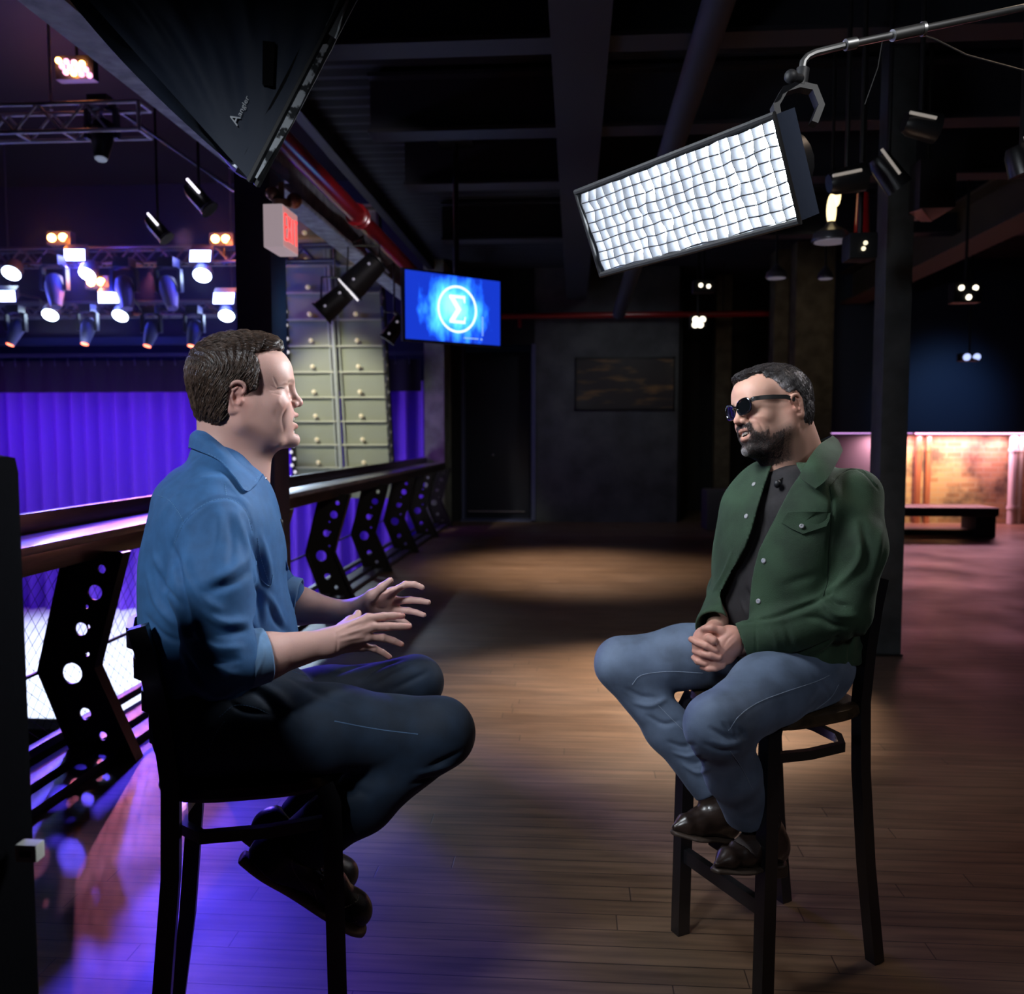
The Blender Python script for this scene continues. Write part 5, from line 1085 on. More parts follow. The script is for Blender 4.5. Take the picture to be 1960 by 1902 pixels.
# --- hair: a cap shaped to the outline plus combed locks
def polyq(pts, off=0): return [q(x, y, off) for x, y in pts]
Hh = Sdf()
def hl(c, r, k=.02): Hh.ell(tw(*c), r, HA, k)
hl((-.012, 0, .068), (.101, .083, .083)); hl((-.043, 0, .035), (.068, .078, .078), .03); hl((-.047, 0, -.020), (.050, .066, .050), .03); hl((.034, 0, .112), (.050, .056, .036), .03)
hl((.056, -.012, .122), (.030, .044, .020), .015)
Hc = [tw(.0165, s*.074, .028) for s in (-1, 1)]
for s in (-1, 1): Hh.rc(tw(.020, s*.0725, .055), tw(.0205, s*.0725, .004), .012, .0075, .012); Hh.rc(tw(-.035, s*.066, .02), tw(-.045, s*.055, -.035), .018, .014, .02)
for s in (-1, 1): Hh.ell(tw(-.004, s*.090, .003), (.026, .026, .038), HA, .004, 's')
Hh.pixpoly([(487, 676), (500, 669), (533, 671), (560, 674), (600, 640), (640, 900), (480, 900), (479.5, 748), (496, 746), (499, 722), (497, 700)], 1.2, 3.0, .009)   # forehead and face line
Hh.pixpoly([(384, 824), (405, 817), (430, 803), (445, 790), (520, 780), (600, 900), (360, 1000), (330, 850)], 1.2, 3.0, .004)
def hair_disp(p):
    g = (p-HO)@HA; x, y, z = g.T; ph = np.arctan2(z-.02, x+.02)
    st = 46*ph+16*np.abs(y)/.08+3*np.sin(y*60+x*40); a = np.clip((z-.03)/.06, 0, 1)
    return -(.0014*np.sin(st*.8)*a+.0009*np.sin(st*2.3+x*120)*a)-.0011*np.sin(x*420+z*260+2*np.sin(z*150))*np.sin(z*330-x*120)*(1.2-a)
Hh.fn(hair_disp)
Vhr, Fhr = Hh.mesh(tw(0, 0, 0)-[.17, .17, .10], tw(0, 0, 0)+[.17, .17, .20], .0021)
M_hairL = mat('brown_hair', (.034, .020, .016), .42, noise=.45, nscale=160, stretch=(1, 1, .35), bump=.9, bscale=260, sheen=.1)
hairL = mesh_obj('hair', Vhr, Fhr, M_hairL, LM)
def strands(V, Fq, n, ln, r, dirf, m, par, seed, sel=None, lift=.0015, name='hair_strands'):
    rg = np.random.default_rng(seed); N = normals(V, Fq); T = bvh(V, Fq); ids = np.arange(len(V)) if sel is None else np.where(sel)[0]; mb = MB()
    for i in rg.choice(ids, n):
        p = V[i]; nn = N[i]; pts = [p-nn*.001]; d = None
        for k in range(4):
            d = dirf(pts[-1]); d = d-nn*(d@nn); d = d/(np.linalg.norm(d)+1e-9)+rg.normal(0, .12, 3); cand = pts[-1]+d*ln/4*rg.uniform(.7, 1.2); h = T.find_nearest(Vector(cand))
            if h[0] is None: break
            nn = np.array(h[1]); pts.append(np.array(h[0])+nn*(lift*(1 if k < 2 else .6))*rg.uniform(.3, 1.4))
        if len(pts) > 2: mb.tube(pts, [r]*(len(pts)-1)+[r*.2], 3, cap=False)
    return mesh_obj(name, mb.V, mb.F, m, par)
def dirL(p):
    g = (p-HO)@HA; x, y, z = g; w_ = np.clip((z-.06)/.05, 0, 1); d = np.array([.9*w_-.55*(1-w_), 0, -.15*w_-.85*(1-w_)]); return HA@d
strands(Vhr, Fhr, 5200, .030, .00055, lambda p: -dirL(p)*(1 if ((p-HO)@HA)[2] < .10 else -1)*-1, mat('brown_hair_strand', (.105, .066, .048), .34, noise=.4, nscale=90), hairL, 3)

# --- shirt
Ss = Sdf()
secs = SECS
secs = [(a_, b_, c_, d_*(.97 if i_ > 8 else 1), e_-(.0 if i_ < 8 else .012 if i_ == 8 else .022)) for i_, (a_, b_, c_, d_, e_) in enumerate(secs[:-1])]
Ss.loft(M0, (0, 0, 1), Bf, Bs, secs, n=2.1, rnd=.02)
Ss.rc(q(425, 905), q(424, 878), .070, .064, .02)
for s_ in (-1, 1): Ss.rc(q(425, 905, s_*.03), q(408, 952, s_*.12), .064, .060, .03)
sh1s = q(408, 1012, -.165); Ss.ell(q(413, 1000, -.15), (.082, .07, .075), HA, .04)
Ss.chain([sh1s, q(408, 1120, -.205), q(425, 1262, -.235)], [.076, .080, .070], .025); Ss.rc(q(425, 1262, -.235), q(492, 1258, -.222), .066, .056, .03)
sh2s = q(430, 1000, .16); Ss.rc(sh2s, q(500, 1110, .225), .075, .066, .03); Ss.rc(q(500, 1110, .225), q(545, 1140, .215), .056, .050, .02)
cdir = (q(632, 1229, -.19)-q(492, 1258, -.222)); cdir /= np.linalg.norm(cdir)
Ss.halfcap(q(489, 1260, -.225), cdir, .082)
Ss.half(q(330, 1385)+[0, 0, 0], -(_v([0, 0, 1])+Bf*-.62), 'i')
def cloth_noise(f, a, seed):
    rg = np.random.default_rng(seed); D = rg.normal(0, 1, (7, 3)); D /= np.linalg.norm(D, axis=1)[:, None]; ph = rg.uniform(0, 6, 7); fr = rg.uniform(.6, 1.6, 7)*f
    def g(p):
        s = 0
        for i in range(7): s = s+np.sin(p@D[i]*fr[i]+ph[i]+1.3*np.sin(p@D[(i+3) % 7]*fr[i]*.6))
        return s*a/3
    return g
Ss.fn(cloth_noise(48, .0022, 1))
Vs, Fs = Ss.mesh(M0+[-.42, -.50, .70], M0+[.42, .50, 1.52], .0042)
ST = [ # (line, width, height): valleys < 0 < ridges
 ([(330, 1040), (352, 995), (395, 960), (440, 952), (472, 975), (486, 1020)], .004, -.0045), ([(338, 1046), (360, 1003), (398, 968), (440, 961), (465, 982)], .006, .0025),
 ([(328, 1048), (345, 1100), (352, 1150), (360, 1210)], .010, -.014), ([(352, 1080), (372, 1120), (392, 1150), (420, 1165)], .010, .008), ([(360, 1060), (352, 1110), (358, 1160)], .012, .008),
 ([(400, 1130), (440, 1118), (475, 1095)], .009, -.007), ([(395, 1110), (430, 1100), (470, 1070)], .010, .006), ([(455, 985), (470, 1040), (476, 1080)], .010, .006), ([(440, 990), (445, 1040), (440, 1080)], .008, -.004), ([(420, 985), (415, 1030), (405, 1070)], .008, .004),
 ([(380, 1160), (420, 1190), (470, 1190)], .009, .007), ([(385, 1185), (425, 1210), (470, 1207)], .008, -.008), ([(375, 1210), (410, 1240), (460, 1238)], .008, .007), ([(385, 1240), (420, 1262), (455, 1262)], .007, -.007), ([(395, 1270), (430, 1285), (455, 1290)], .008, .005),
 ([(480, 1030), (500, 1080), (505, 1130)], .010, -.010), ([(497, 1020), (512, 1070), (520, 1120)], .010, .005), ([(487, 1100), (497, 1150), (500, 1200)], .009, -.009), ([(505, 1130), (525, 1160), (545, 1200)], .009, .006),
 ([(300, 1090), (318, 1130), (345, 1160)], .009, -.007), ([(285, 1110), (305, 1160), (340, 1200)], .010, .007), ([(280, 1180), (310, 1215), (345, 1230)], .008, -.006), ([(295, 1060), (310, 1100)], .009, .005),
 ([(350, 1250), (375, 1290), (400, 1330)], .009, -.008), ([(365, 1300), (410, 1330), (450, 1320)], .009, .007), ([(360, 1330), (400, 1350), (440, 1335)], .008, -.006), ([(300, 1000), (330, 960), (360, 940)], .014, .004),
 ([(420, 905), (450, 940), (480, 970)], .007, .003), ([(515, 1150), (530, 1190), (560, 1215)], .008, -.006), ([(350, 930), (400, 915), (440, 925)], .012, .003)]
Vs = sculpt(Vs, Fs, ST)
M_denim = mat('blue_chambray', (.034, .128, .315), .75, noise=.12, nscale=35, bump=.25, bscale=900, sheen=.15)
shirt = mesh_obj('shirt', Vs, Fs, M_denim, LM); Ts = bvh(Vs, Fs)
M_st = mat('pale_stitch', (.12, .28, .50), .8)
mb = MB()
for ln in ([(333, 1042), (355, 998), (396, 963), (440, 955), (470, 978), (484, 1020)], [(300, 948), (325, 958), (345, 985), (352, 1000)], [(492, 1030), (500, 1070), (515, 1115)], [(430, 925), (432, 940), (433, 952)]): stitches(Ts, ln, .0007, .0035, .0025, .0006, mb)
mb.build('seam_stitching', M_st, shirt, smooth=False)
# rolled cuffs
Sc1 = Sdf(); ca = q(470, 1262, -.228); cb_ = q(512, 1252, -.215); ax = (cb_-ca)/np.linalg.norm(cb_-ca)
Sc1.rc(ca, cb_, .059, .055, 0).halfcap(q(511, 1256, -.216), ax, .14).halfcap(q(468, 1262, -.228), -ax, .14); inner = Sdf().rc(ca-ax*.1, cb_+ax*.1, .051, .047, 0); Sc1.sub(inner, .001)
Vq, Fq_ = Sc1.mesh(np.minimum(ca, cb_)-.09, np.maximum(ca, cb_)+.09, .0028); M_den2 = mat('chambray_inside', (.15, .28, .47), .8, noise=.1, nscale=40, bump=.2, bscale=900)
Vq = sculpt(Vq, Fq_, [([(480, 1215), (486, 1250), (470, 1295)], .005, -.002), ([(500, 1222), (503, 1255), (490, 1292)], .004, .002)])
mesh_obj('cuff', Vq, Fq_, M_den2, shirt)
Sc2 = Sdf(); ca = q(535, 1140, .216); cb_ = q(556, 1150, .212); ax = (wr2-el2)/np.linalg.norm(wr2-el2); cb_ = ca+ax*.05
Sc2.rc(ca, cb_, .056, .052, 0).halfcap(cb_, ax, .14).halfcap(ca, -ax, .14); Sc2.sub(Sdf().rc(ca-ax*.1, cb_+ax*.1, .047, .045, 0), .001)
Vq, Fq_ = Sc2.mesh(np.minimum(ca, cb_)-.09, np.maximum(ca, cb_)+.09, .0035); mesh_obj('cuff', Vq, Fq_, M_den2, shirt)
# collar: two leaves folded down around the neck
def sheet(rows, th, name, m, par):            # rows: list of polylines with equal counts; thickened
    rows = [catmull(r, 5) for r in rows]; cols = list(zip(*rows)); grid = [catmull(list(c_), 3) for c_ in cols]; a, b = len(grid), len(grid[0]); G = np.array(grid)
    du = np.gradient(G, axis=0); dv = np.gradient(G, axis=1); n = np.cross(du, dv); n /= np.linalg.norm(n, axis=2)[:, :, None]+1e-9; A_ = (G+n*th/2).reshape(-1, 3); B_ = (G-n*th/2).reshape(-1, 3); K = a*b; Fc = []
    for i in range(a-1):
        for j in range(b-1): p0 = i*b+j; Fc += [[p0, p0+1, p0+b+1, p0+b], [K+p0+b, K+p0+b+1, K+p0+1, K+p0]]
    for i in range(a-1): Fc += [[i*b, (i+1)*b, K+(i+1)*b, K+i*b], [(i+1)*b+b-1, i*b+b-1, K+i*b+b-1, K+(i+1)*b+b-1]]
    for j in range(b-1): Fc += [[j+1, j, K+j, K+j+1], [(a-1)*b+j, (a-1)*b+j+1, K+(a-1)*b+j+1, K+(a-1)*b+j]]
    return mesh_obj(name, np.concatenate([A_, B_]), Fc, m, par, auto=50)
def mirL(p): return p-2*Bs*((p-M0)@Bs)
def onS(x, y, l, off): h_, n__ = cast(Ts, x, y); return q(x, y, off) if h_ is None else h_+n__*l
cen = lambda x, y: q(x, y, 0)
top = [cen(380, 821), q(386, 823, -.030), q(402, 833, -.056), q(434, 860, -.068), q(468, 887, -.060), q(493, 900, -.036), q(500, 908, -.014)]
bot = [cen(362, 858), onS(368, 859, .006, -.05), onS(385, 867, .007, -.09), onS(420, 888, .008, -.11), onS(446, 920, .008, -.11), onS(469, 945, .008, -.10), onS(499, 914, .008, -.03)]
mid = [a_*.5+b_*.5+((a_*.5+b_*.5)-q(430, 880, 0))*.10*(1 if i_ < 6 else .2)+_v([0, 0, .003]) for i_, (a_, b_) in enumerate(zip(top, bot))]
for s in (-1, 1):
    rows = [[p_ if s < 0 else mirL(p_) for p_ in r_] for r_ in (top, mid, bot)]
    sheet(rows, .0028, 'collar', M_denim, shirt)
    sheet([rows[0], [p_*.93+q(430, 885, 0)*.07-_v([0, 0, .03]) for p_ in rows[0]]], .0028, 'collar_stand', M_denim, shirt)
cb2 = catmull(bot, 14); mb = MB()
for i in range(0, len(cb2)-2, 2):
    a2, b2 = [(p_*.93+top[3]*.07)+(-Bs*.0045)+_v([0, 0, .001]) for p_ in (cb2[i], cb2[i+1])]; mb.tube([a2, b2], .0007, 4)
mb.build('collar_stitching', M_st, shirt, smooth=False)
pk = [q(497, 905, -.012), q(508, 940, -.012), q(517, 985, -.012), q(528, 1030, -.012), q(545, 1090, -.012)]
MB().bar([p+Bf*.006 for p in pk], .030, .006, up=Bf).build('placket', M_denim, shirt)
MB().sphere(q(506, 917, -.03), (.006, .006, .006), 12, 8).build('snap_button', M_chrome, shirt)
MB().tube([q(519, 1005, -.02)+Bf*.02, q(521, 1030, -.02)+Bf*.02], .006, 10).sphere(q(518, 1000, -.02)+Bf*.02, .008, 12, 8).build('lapel_microphone', mat('mic_black', (.01, .01, .012), .5), shirt)
fl = MB(); wire(Ts, [(489, 1060), (495, 1100), (516, 1122), (522, 1100)], .0012, 0, 5, fl); fl.build('pocket_edge', M_st, shirt)
# watch
wd = (wr2-el2)/np.linalg.norm(wr2-el2); wc = el2+(wr2-el2)*.93; u_, v_, _ = frame_of(wd)
wt = MB().lathe(wc-wd*.011, wd, [(0, .0305), (.004, .0325), (.018, .0325), (.022, .0305)], 30).build('watch', mat('watch_black', (.01, .01, .012), .4), LM)

# --- jeans
Sj = Sdf(); hip1 = q(415, 1392, -.095); kn1 = q(842, 1403, -.165); an1 = q(560, 1632, -.05); hip2 = q(430, 1392, .095); kn2 = q(795, 1306, .19); an2 = q(555, 1590, .14)
zs_ = .735
Sj.ell(M0+Bf*.02+_v([0, 0, .83]), (.145, .185, .115), HA, .03); Sj.rc(q(400, 1345, -.05), q(400, 1345, .05), .12, .12, .05)
Sj.chain([hip1, (hip1+kn1)/2+[0, 0, .004], kn1], [.098, .089, .071], .04); Sj.chain([kn1, kn1*.45+an1*.55, an1*.9+kn1*.1], [.071, .072, .064], .03)
Sj.chain([hip2, (hip2+kn2)/2, kn2], [.098, .086, .066], .04); Sj.chain([kn2, kn2*.45+an2*.55, an2*.9+kn2*.1], [.066, .066, .058], .03)
Sj.rc(q(398, 1410, -.06), q(398, 1410, .06), .105, .105, .05)
Sj.box(M0+_v([0, 0, zs_-.025]), (.215, .23, .025), HA, .01, .015, 's')
d1 = an1-kn1; d1 /= np.linalg.norm(d1); d2 = an2-kn2; d2 /= np.linalg.norm(d2); Sj.halfcap(an1-d1*.035, d1, .15); Sj.halfcap(an2-d2*.03, d2, .15)
Sj.sub(Sdf().rc(an1-d1*.10, an1+d1*.05, .050, .053, 0).rc(an2-d2*.10, an2+d2*.05, .046, .049, 0), .002)
Sj.fn(cloth_noise(40, .0016, 5))
Vj, Fj = Sj.mesh(M0+[-.32, -.45, .25], M0+[.62, .62, 1.05], .0046)
Vj = sculpt(Vj, Fj, [([(820, 1470), (850, 1455), (880, 1440)], .008, -.006), ([(800, 1480), (835, 1470), (870, 1462)], .008, .006), ([(790, 1500), (830, 1490), (865, 1480)], .008, -.006), ([(560, 1300), (620, 1330), (700, 1350)], .012, -.004), ([(450, 1310), (500, 1330), (540, 1380)], .010, -.006), ([(470, 1300), (530, 1330), (580, 1390)], .012, .006),
  ([(440, 1345), (470, 1360), (520, 1365)], .006, -.004), ([(640, 1290), (680, 1275), (705, 1270)], .008, -.006), ([(690, 1300), (730, 1275), (770, 1262)], .007, -.005), ([(720, 1310), (760, 1285), (800, 1268)], .007, -.005), ([(750, 1320), (790, 1300), (820, 1285)], .007, -.004), ([(600, 1520), (650, 1500), (700, 1520)], .01, -.006)])
M_jean = mat('dark_indigo_denim', (.007, .019, .041), .75, noise=.25, nscale=18, bump=.2, bscale=900, sheen=.15)
jeans = mesh_obj('jeans', Vj, Fj, M_jean, LM); Tj = bvh(Vj, Fj)
mb = MB(); stitches(Tj, [(420, 1372), (450, 1350), (490, 1355), (520, 1370)], .0007, .004, .002, .0006, mb); stitches(Tj, [(400, 1435), (415, 1400), (432, 1378)], .0007, .004, .002, .0006, mb); stitches(Tj, [(560, 1285), (600, 1300), (620, 1320)], .0007, .004, .002, .0006, mb); wire(Tj, [(640, 1380), (720, 1395), (800, 1405)], .0010, 0, 5, mb)
mb.build('seam_stitching', mat('jean_stitch', (.08, .15, .27), .8), jeans, smooth=False)

# --- boots
def boot_left(an, heel, toe, off, leg_dir, r_sh, name, w_=.047, nrm=None, moc=True, mats=None, sole_th=.026, seed=0, sharp=0.0):
    """an: ankle point, heel/toe: points on the bottom of the sole"""
    heel, toe, an = _v(heel), _v(toe), _v(an); ax = toe-heel; L_ = np.linalg.norm(ax); ax /= L_; nrm = _v(nrm); nrm = nrm-ax*(nrm@ax); nrm /= np.linalg.norm(nrm); lt = np.cross(nrm, ax)
    R = np.stack([ax, lt, nrm], 1); p = lambda a, b, c: heel+ax*a*L_+lt*b+nrm*c
    S1 = Sdf(); st = sole_th
    kq = 1-.22*min(1, sharp*1.3); S1.chain([p(.13, 0, st+.030*kq), p(.35, 0, st+.034*kq), p(.62, 0, st+.024*kq), p(.84-sharp*.05, 0, st+.020*kq)], [.036*kq, .038*kq, .038*kq, .036*(1-sharp*.45)], .02)
    if sharp: S1.rc(p(.84, 0, st+.018), p(.97, 0, st+.008), .026, .010, .02)
    else: S1.ell(p(.84, 0, st+.018), (.044, .046, .032), R, .02)
    S1.ell(p(.12, 0, st+.03), (.036, .036, .04), R, .02)
    S1.rc(p(.20, 0, st+.05), an, .042, r_sh*.96, .03); S1.rc(an, an+leg_dir*.09, r_sh*.96, r_sh, .02); S1.rc(p(.60, 0, st+.035), an+(ax*.01), .030, r_sh*.85, .03)
    S1.half(heel+nrm*st, -nrm)
    S1.halfcap(an+leg_dir*.07, leg_dir, .1); S1.fn(cloth_noise(70, .0012, seed+9))
    c0 = (heel+toe+an)/3; Vv, Ff = S1.mesh(c0-.24, c0+.24, .0036); up_ = mesh_obj(name, Vv, Ff, mats[0], LMcur)
    S2 = Sdf(); S2.loft(heel, ax, lt, nrm, [(-.004, 0, st*.5, .020, st*.5), (.03, 0, st*.5, .038, st*.5), (L_*.4, 0, st*.5, .040, st*.5), (L_*.72, 0, st*.5, .050, st*.5), (L_*.92, 0, st*.5, .044*(1-sharp*.55), st*.5), (L_*1.0, 0, st*.5, .022*(1-sharp*.5), st*.5)], n=2.6, rnd=.004)
    if sharp: S2.box(p(.10, 0, -.012), (.030, .030, .016), R, .006, .004)
    V2, F2 = S2.mesh(c0-.26, c0+.26, .0034); mesh_obj('sole', V2, F2, mats[1], up_)
    return up_, p, bvh(Vv, Ff), R
LMcur = LM; M_bt = mat('black_boot_leather', (.018, .016, .016), .38, bump=.3, bscale=120, coat=.2); M_sole = mat('cream_wedge_sole', (.42, .36, .27), .7)
ld = -d1; nb = Bf*.45+_v([0, 0, .9])
up1, pb, Tb1, Rb = boot_left(q(522, 1652, -.06), q(457, 1650, -.06), q(690, 1790, -.06), 0, ld, .052, 'boot', nrm=nb, mats=(M_bt, M_sole))
up2, pb2, Tb2, Rb2 = boot_left(q(530, 1616, .14), q(462, 1606, .14), q(664, 1716, .14), 0, -d2, .050, 'boot', nrm=nb, mats=(M_bt, M_sole), seed=3)
mb = MB(); stitches(Tb1, [(600, 1700), (612, 1728), (650, 1738), (682, 1725), (684, 1712)], .0011, .004, .002, .0008, mb); stitches(Tb1, [(590, 1765), (640, 1772), (686, 1762)], .0011, .004, .002, .0008, mb); stitches(Tb1, [(570, 1600), (560, 1660), (600, 1715)], .0009, .004, .002, .0008, mb); mb.build('welt_stitching', mat('welt_thread', (.5, .48, .42), .7), up1, smooth=False)
mb = MB()
for (x, y) in [(615, 1665), (618, 1680), (624, 1694), (614, 1650)]: disc_on(Tb1, x, y, .0055, .003, 0, mb)
mb.build('eyelets', M_chrome, up1)
mb = MB()
for i in range(5): wire(Tb1, [(612+i*2, 1645+i*13), (626+i*2, 1641+i*13), (638+i*2, 1646+i*13)], .0022, .001, 6, mb)
mb.build('laces', mat('lace_brown', (.08, .06, .04), .8), up1)
# ================================================================== MAN IN THE GREEN JACKET
RMn = thing('person', (STR[0], STR[1], 0), 'bearded man in green jacket and sunglasses on the right bar stool, hands clasped', 'person')
Rf = np.array([cos(ANG_R), sin(ANG_R), 0]); Rs = np.array([-sin(ANG_R), cos(ANG_R), 0]); Rz = np.array([0, 0, 1.0])
def b(f, s, z): return STR*[1, 1, 0]+Rf*f+Rs*s+Rz*z
# --- head
yw = radians(201+2); pt = radians(7); fwd = np.array([cos(yw)*cos(pt), sin(yw)*cos(pt), -sin(pt)]); lf0 = np.array([-sin(yw), cos(yw), 0]); up0 = np.cross(fwd, lf0); rl = radians(13)
lf = lf0*cos(rl)+up0*sin(rl); HB = np.stack([fwd, lf, np.cross(fwd, lf)], 1); SMR = 1.0
EAR = P(1521, 776, 2.335); HO2 = EAR-HB@np.array([-.012, .078, .006])
S, tw2 = head_sdf(HO2, HB, SMR, 1.0, jaw=1.0, EK=.86, EX=-.019)
nkb = P(1515, 925, 2.44); S.rc(tw2(-.030, 0, -.02), nkb, .060, .066, .03); S.rc(tw2(.015, 0, -.07), P(1500, 930, 2.40), .044, .055, .035); S.rc(tw2(-.05, 0, .01), P(1545, 890, 2.46), .050, .055, .02); S.rc(nkb, P(1520, 1000, 2.42), .07, .09, .03); S.rc(tw2(.035, 0, -.082), tw2(-.02, 0, -.075), .034, .035, .03)
Vh, Fh = S.mesh(tw2(0, 0, 0)-[.18, .18, .31], tw2(0, 0, 0)+[.18, .18, .18], .0021)
Vh = sculpt(Vh, Fh, [([(1432, 800), (1447, 803), (1458, 817), (1462, 834)], .004, -.0024), ([(1440, 796), (1460, 797), (1475, 805)], .006, .0015)])
SK2 = (.66, .37, .28)
Nh = normals(Vh, Fh); g, col, brow, tint, blob = head_colors(Vh, Nh, HO2, HB, SMR, SK2)
tint(brow*.6, (.08, .05, .04)); x, y, z = g[:, 0], np.abs(g[:, 1]), g[:, 2]
rg = np.random.default_rng(4); spk = .75+.5*rg.random(len(x))
lineb = np.clip((-.030-.35*(x-.02)*(x < .07)-z)/.022, 0, 1)*(x > -.004)*(z > -.135)*np.clip((x+.004)/.02, 0, 1)      # jaw and chin
mouthz = np.clip(1-np.sqrt(((z+.042)/.024)**2+(y/.034)**2), 0, 1)
beard = np.clip(lineb*1.0, 0, 1)*(1-np.clip(mouthz*4, 0, 1)*(z > -.062)); beard *= np.clip(1.1-.35*np.clip((x-.03)/.05, -1, .3), 0, 1)
must = blob((.104, .0, -.0185), (.03, .030, .0060))+blob((.100, .030, -.030), (.016, .0075, .016)); must = np.clip(must*1.6, 0, 1); gt = np.clip(blob((.098, 0, -.080), (.035, .034, .024))*1.6+blob((.098, .030, -.055), (.02, .010, .022))*1.3, 0, 1)
bm_ = np.clip((beard*.72+must*.9+gt*.75)*spk, 0, .93)*(1-np.clip(1.8*blob((.112, 0, -.045), (.02, .022, .012)), 0, 1)*.9); grey = np.clip(blob((.118, 0, -.088), (.02, .016, .014))*1.3, 0, 1)
tint(bm_, (.045, .032, .030)); tint(grey*.35*spk, (.30, .27, .27))
parts2 = [(Vh, Fh, col)]
hmB = bm_.copy()
# --- sunglasses
sg = thing
def lens_outline(s, n=28):
    pts = []
    for i in range(n):
        a_ = 2*pi*i/n; ca, sa = cos(a_), sin(a_); yy = .0272*(abs(ca)**.8)*np.sign(ca); zz = .0185*(abs(sa)**.85)*np.sign(sa)*(1.0+.16*ca*(1 if sa > 0 else -.35)); cy = s*(.0335+yy)
        xx = .1165-.55*(.0335+yy)**2*4.2-.0; pts.append(tw2(xx, cy, .029+zz*1.08))
    return pts
SGm = mat('glossy_black_acetate', (.006, .006, .008), .12, coat=1.0); SGl = mat('dark_sunglass_lens', (.004, .005, .006), .04, spec=.9, coat=1.0)
sgl = MB()
for s in (-1, 1): sgl.tube(lens_outline(s), .0030, 8, closed=True)
sgl.tube([tw2(.1175, -.010, .034), tw2(.1205, 0, .036), tw2(.1175, .010, .034)], [.0034, .003, .0034], 8)
frm = sgl.build('sunglasses', SGm, RMn)
for s in (-1, 1):
    o_ = lens_outline(s); c0 = sum(o_)/len(o_)+HB[:, 0]*.002; MB().add([c0]+o_, [[0, i+1, (i+1) % len(o_)+1] for i in range(len(o_))]).build('lens', SGl, frm)
    MB().bar([tw2(.103, s*.0575, .040), tw2(.0985, s*.066, .041), tw2(.085, s*.074, .040), tw2(.05, s*.0785, .037), tw2(.01, s*.080, .032), tw2(-.015, s*.080, .022)], .0045, .011, up=HB[:, 2]).build('temple_arm', mat('matt_black_acetate', (.006, .006, .007), .45), frm)
MB().sphere(tw2(.101, .0655, .0425), (.0022,)*3, 8, 6).build('hinge_stud', M_chrome, frm)
teeth(tw2, RMn, SMR)
# --- hair
H2 = Sdf()
def h2(c, r, k=.02): H2.ell(tw2(*c), r, HB, k)
h2((-.014, 0, .064), (.098, .081, .078)); h2((-.045, 0, .035), (.064, .076, .072), .03); h2((-.050, 0, -.015), (.050, .064, .048), .03); h2((.036, 0, .102), (.050, .052, .030), .03); h2((.072, 0, .116), (.026, .038, .014), .014)
for s in (-1, 1): H2.rc(tw2(.022, s*.071, .060), tw2(.018, s*.0715, .015), .012, .007, .012)
for s in (-1, 1): H2.ell(tw2(-.020, s*.092, .010), (.027, .027, .040), HB, .004, 's')
FL_ = [tw2(x_, y_, z_) for x_, y_, z_ in ((.088, 0, .104), (.075, .045, .094), (.045, .07, .07), (.03, .08, .03))]
def face_cut(p):    # hairline: removes hair in front of a plane-like surface that dips at the temples
    g_ = (p-HO2)@HB; x_, y_, z_ = g_[:, 0], np.abs(g_[:, 1]), g_[:, 2]; lim = .078-.9*np.clip(y_-.022, 0, .05)-.25*np.clip(.09-z_, 0, .2)*0
    return np.maximum(-(x_-(lim-.55*np.clip(.098-z_, 0, .08))), z_-(.098+.010*np.cos(y_*60)))*.8
H2.fn(face_cut, 's', k=.004)
H2.pixpoly([(1400, 740), (1417, 731), (1440, 714), (1455, 712), (1470, 724), (1482, 745), (1495, 752), (1515, 752), (1525, 765), (1500, 830), (1380, 830)], 1.5, 2.36, .004)
H2.halfcap(tw2(-.05, 0, -.048), -(HB[:, 2])-HB[:, 0]*.1, .2)
def hd2(p):
    g_ = (p-HO2)@HB; x_, y_, z_ = g_.T; return -.0016*np.sin(x_*190+z_*120+3*np.sin(y_*70))*np.sin(y_*230+z_*160)-.0009*np.sin(x_*430+z_*300)*np.sin(z_*390)
H2.fn(hd2)
V2h, F2h = H2.mesh(tw2(0, 0, 0)-[.18, .18, .12], tw2(0, 0, 0)+[.18, .18, .19], .0021)
g_ = (V2h-HO2)@HB; gm = np.clip(np.exp(-((g_[:, 0]-.028)/.028)**2-((g_[:, 2]-.052)/.026)**2)*(np.abs(g_[:, 1]) > .04)*1.8+.3*(g_[:, 2] < .03), 0, 1)[:, None]*(.7+.6*rg.random((len(V2h), 1)))
gm = np.clip(gm, 0, 1); hcol = _v((.030, .026, .028))*(1-gm)+_v((.32, .29, .30))*gm
M_hairR = mat('dark_grey_hair', (.05, .05, .05), .5, attr='col', noise=.45, nscale=220, bump=.8, bscale=300)
hairR = mesh_obj('hair', V2h, F2h, M_hairR, RMn, colors=hcol)
def dirR(p): g0 = (p-HO2)@HB; w_ = np.clip((g0[2]-.07)/.04, 0, 1); return HB@np.array([.8*w_-.35*(1-w_), .0, .25*w_-.9*(1-w_)])
selg = gm[:, 0] > .35
strands(V2h, F2h, 2600, .020, .0005, dirR, mat('dark_hair_strand', (.045, .038, .04), .4), hairR, 5, sel=~selg, lift=.003)
strands(V2h, F2h, 700, .014, .0004, dirR, mat('grey_hair_strand', (.36, .33, .34), .45), hairR, 6, sel=selg, lift=.0018, name='grey_hair_strands')
def dirB(p): return HB@np.array([.55, 0, -.8])
bd = strands(Vh, Fh, 4200, .007, .00038, dirB, mat('beard_hair', (.04, .028, .026), .45), RMn, 8, sel=(hmB > .5) & (x > .03) & (grey < .4), lift=.0016, name='beard')
strands(Vh, Fh, 200, .010, .0004, dirB, mat('grey_beard_hair', (.36, .33, .33), .45), bd, 9, sel=(grey > .6) & (hmB > .2), lift=.002, name='grey_beard')

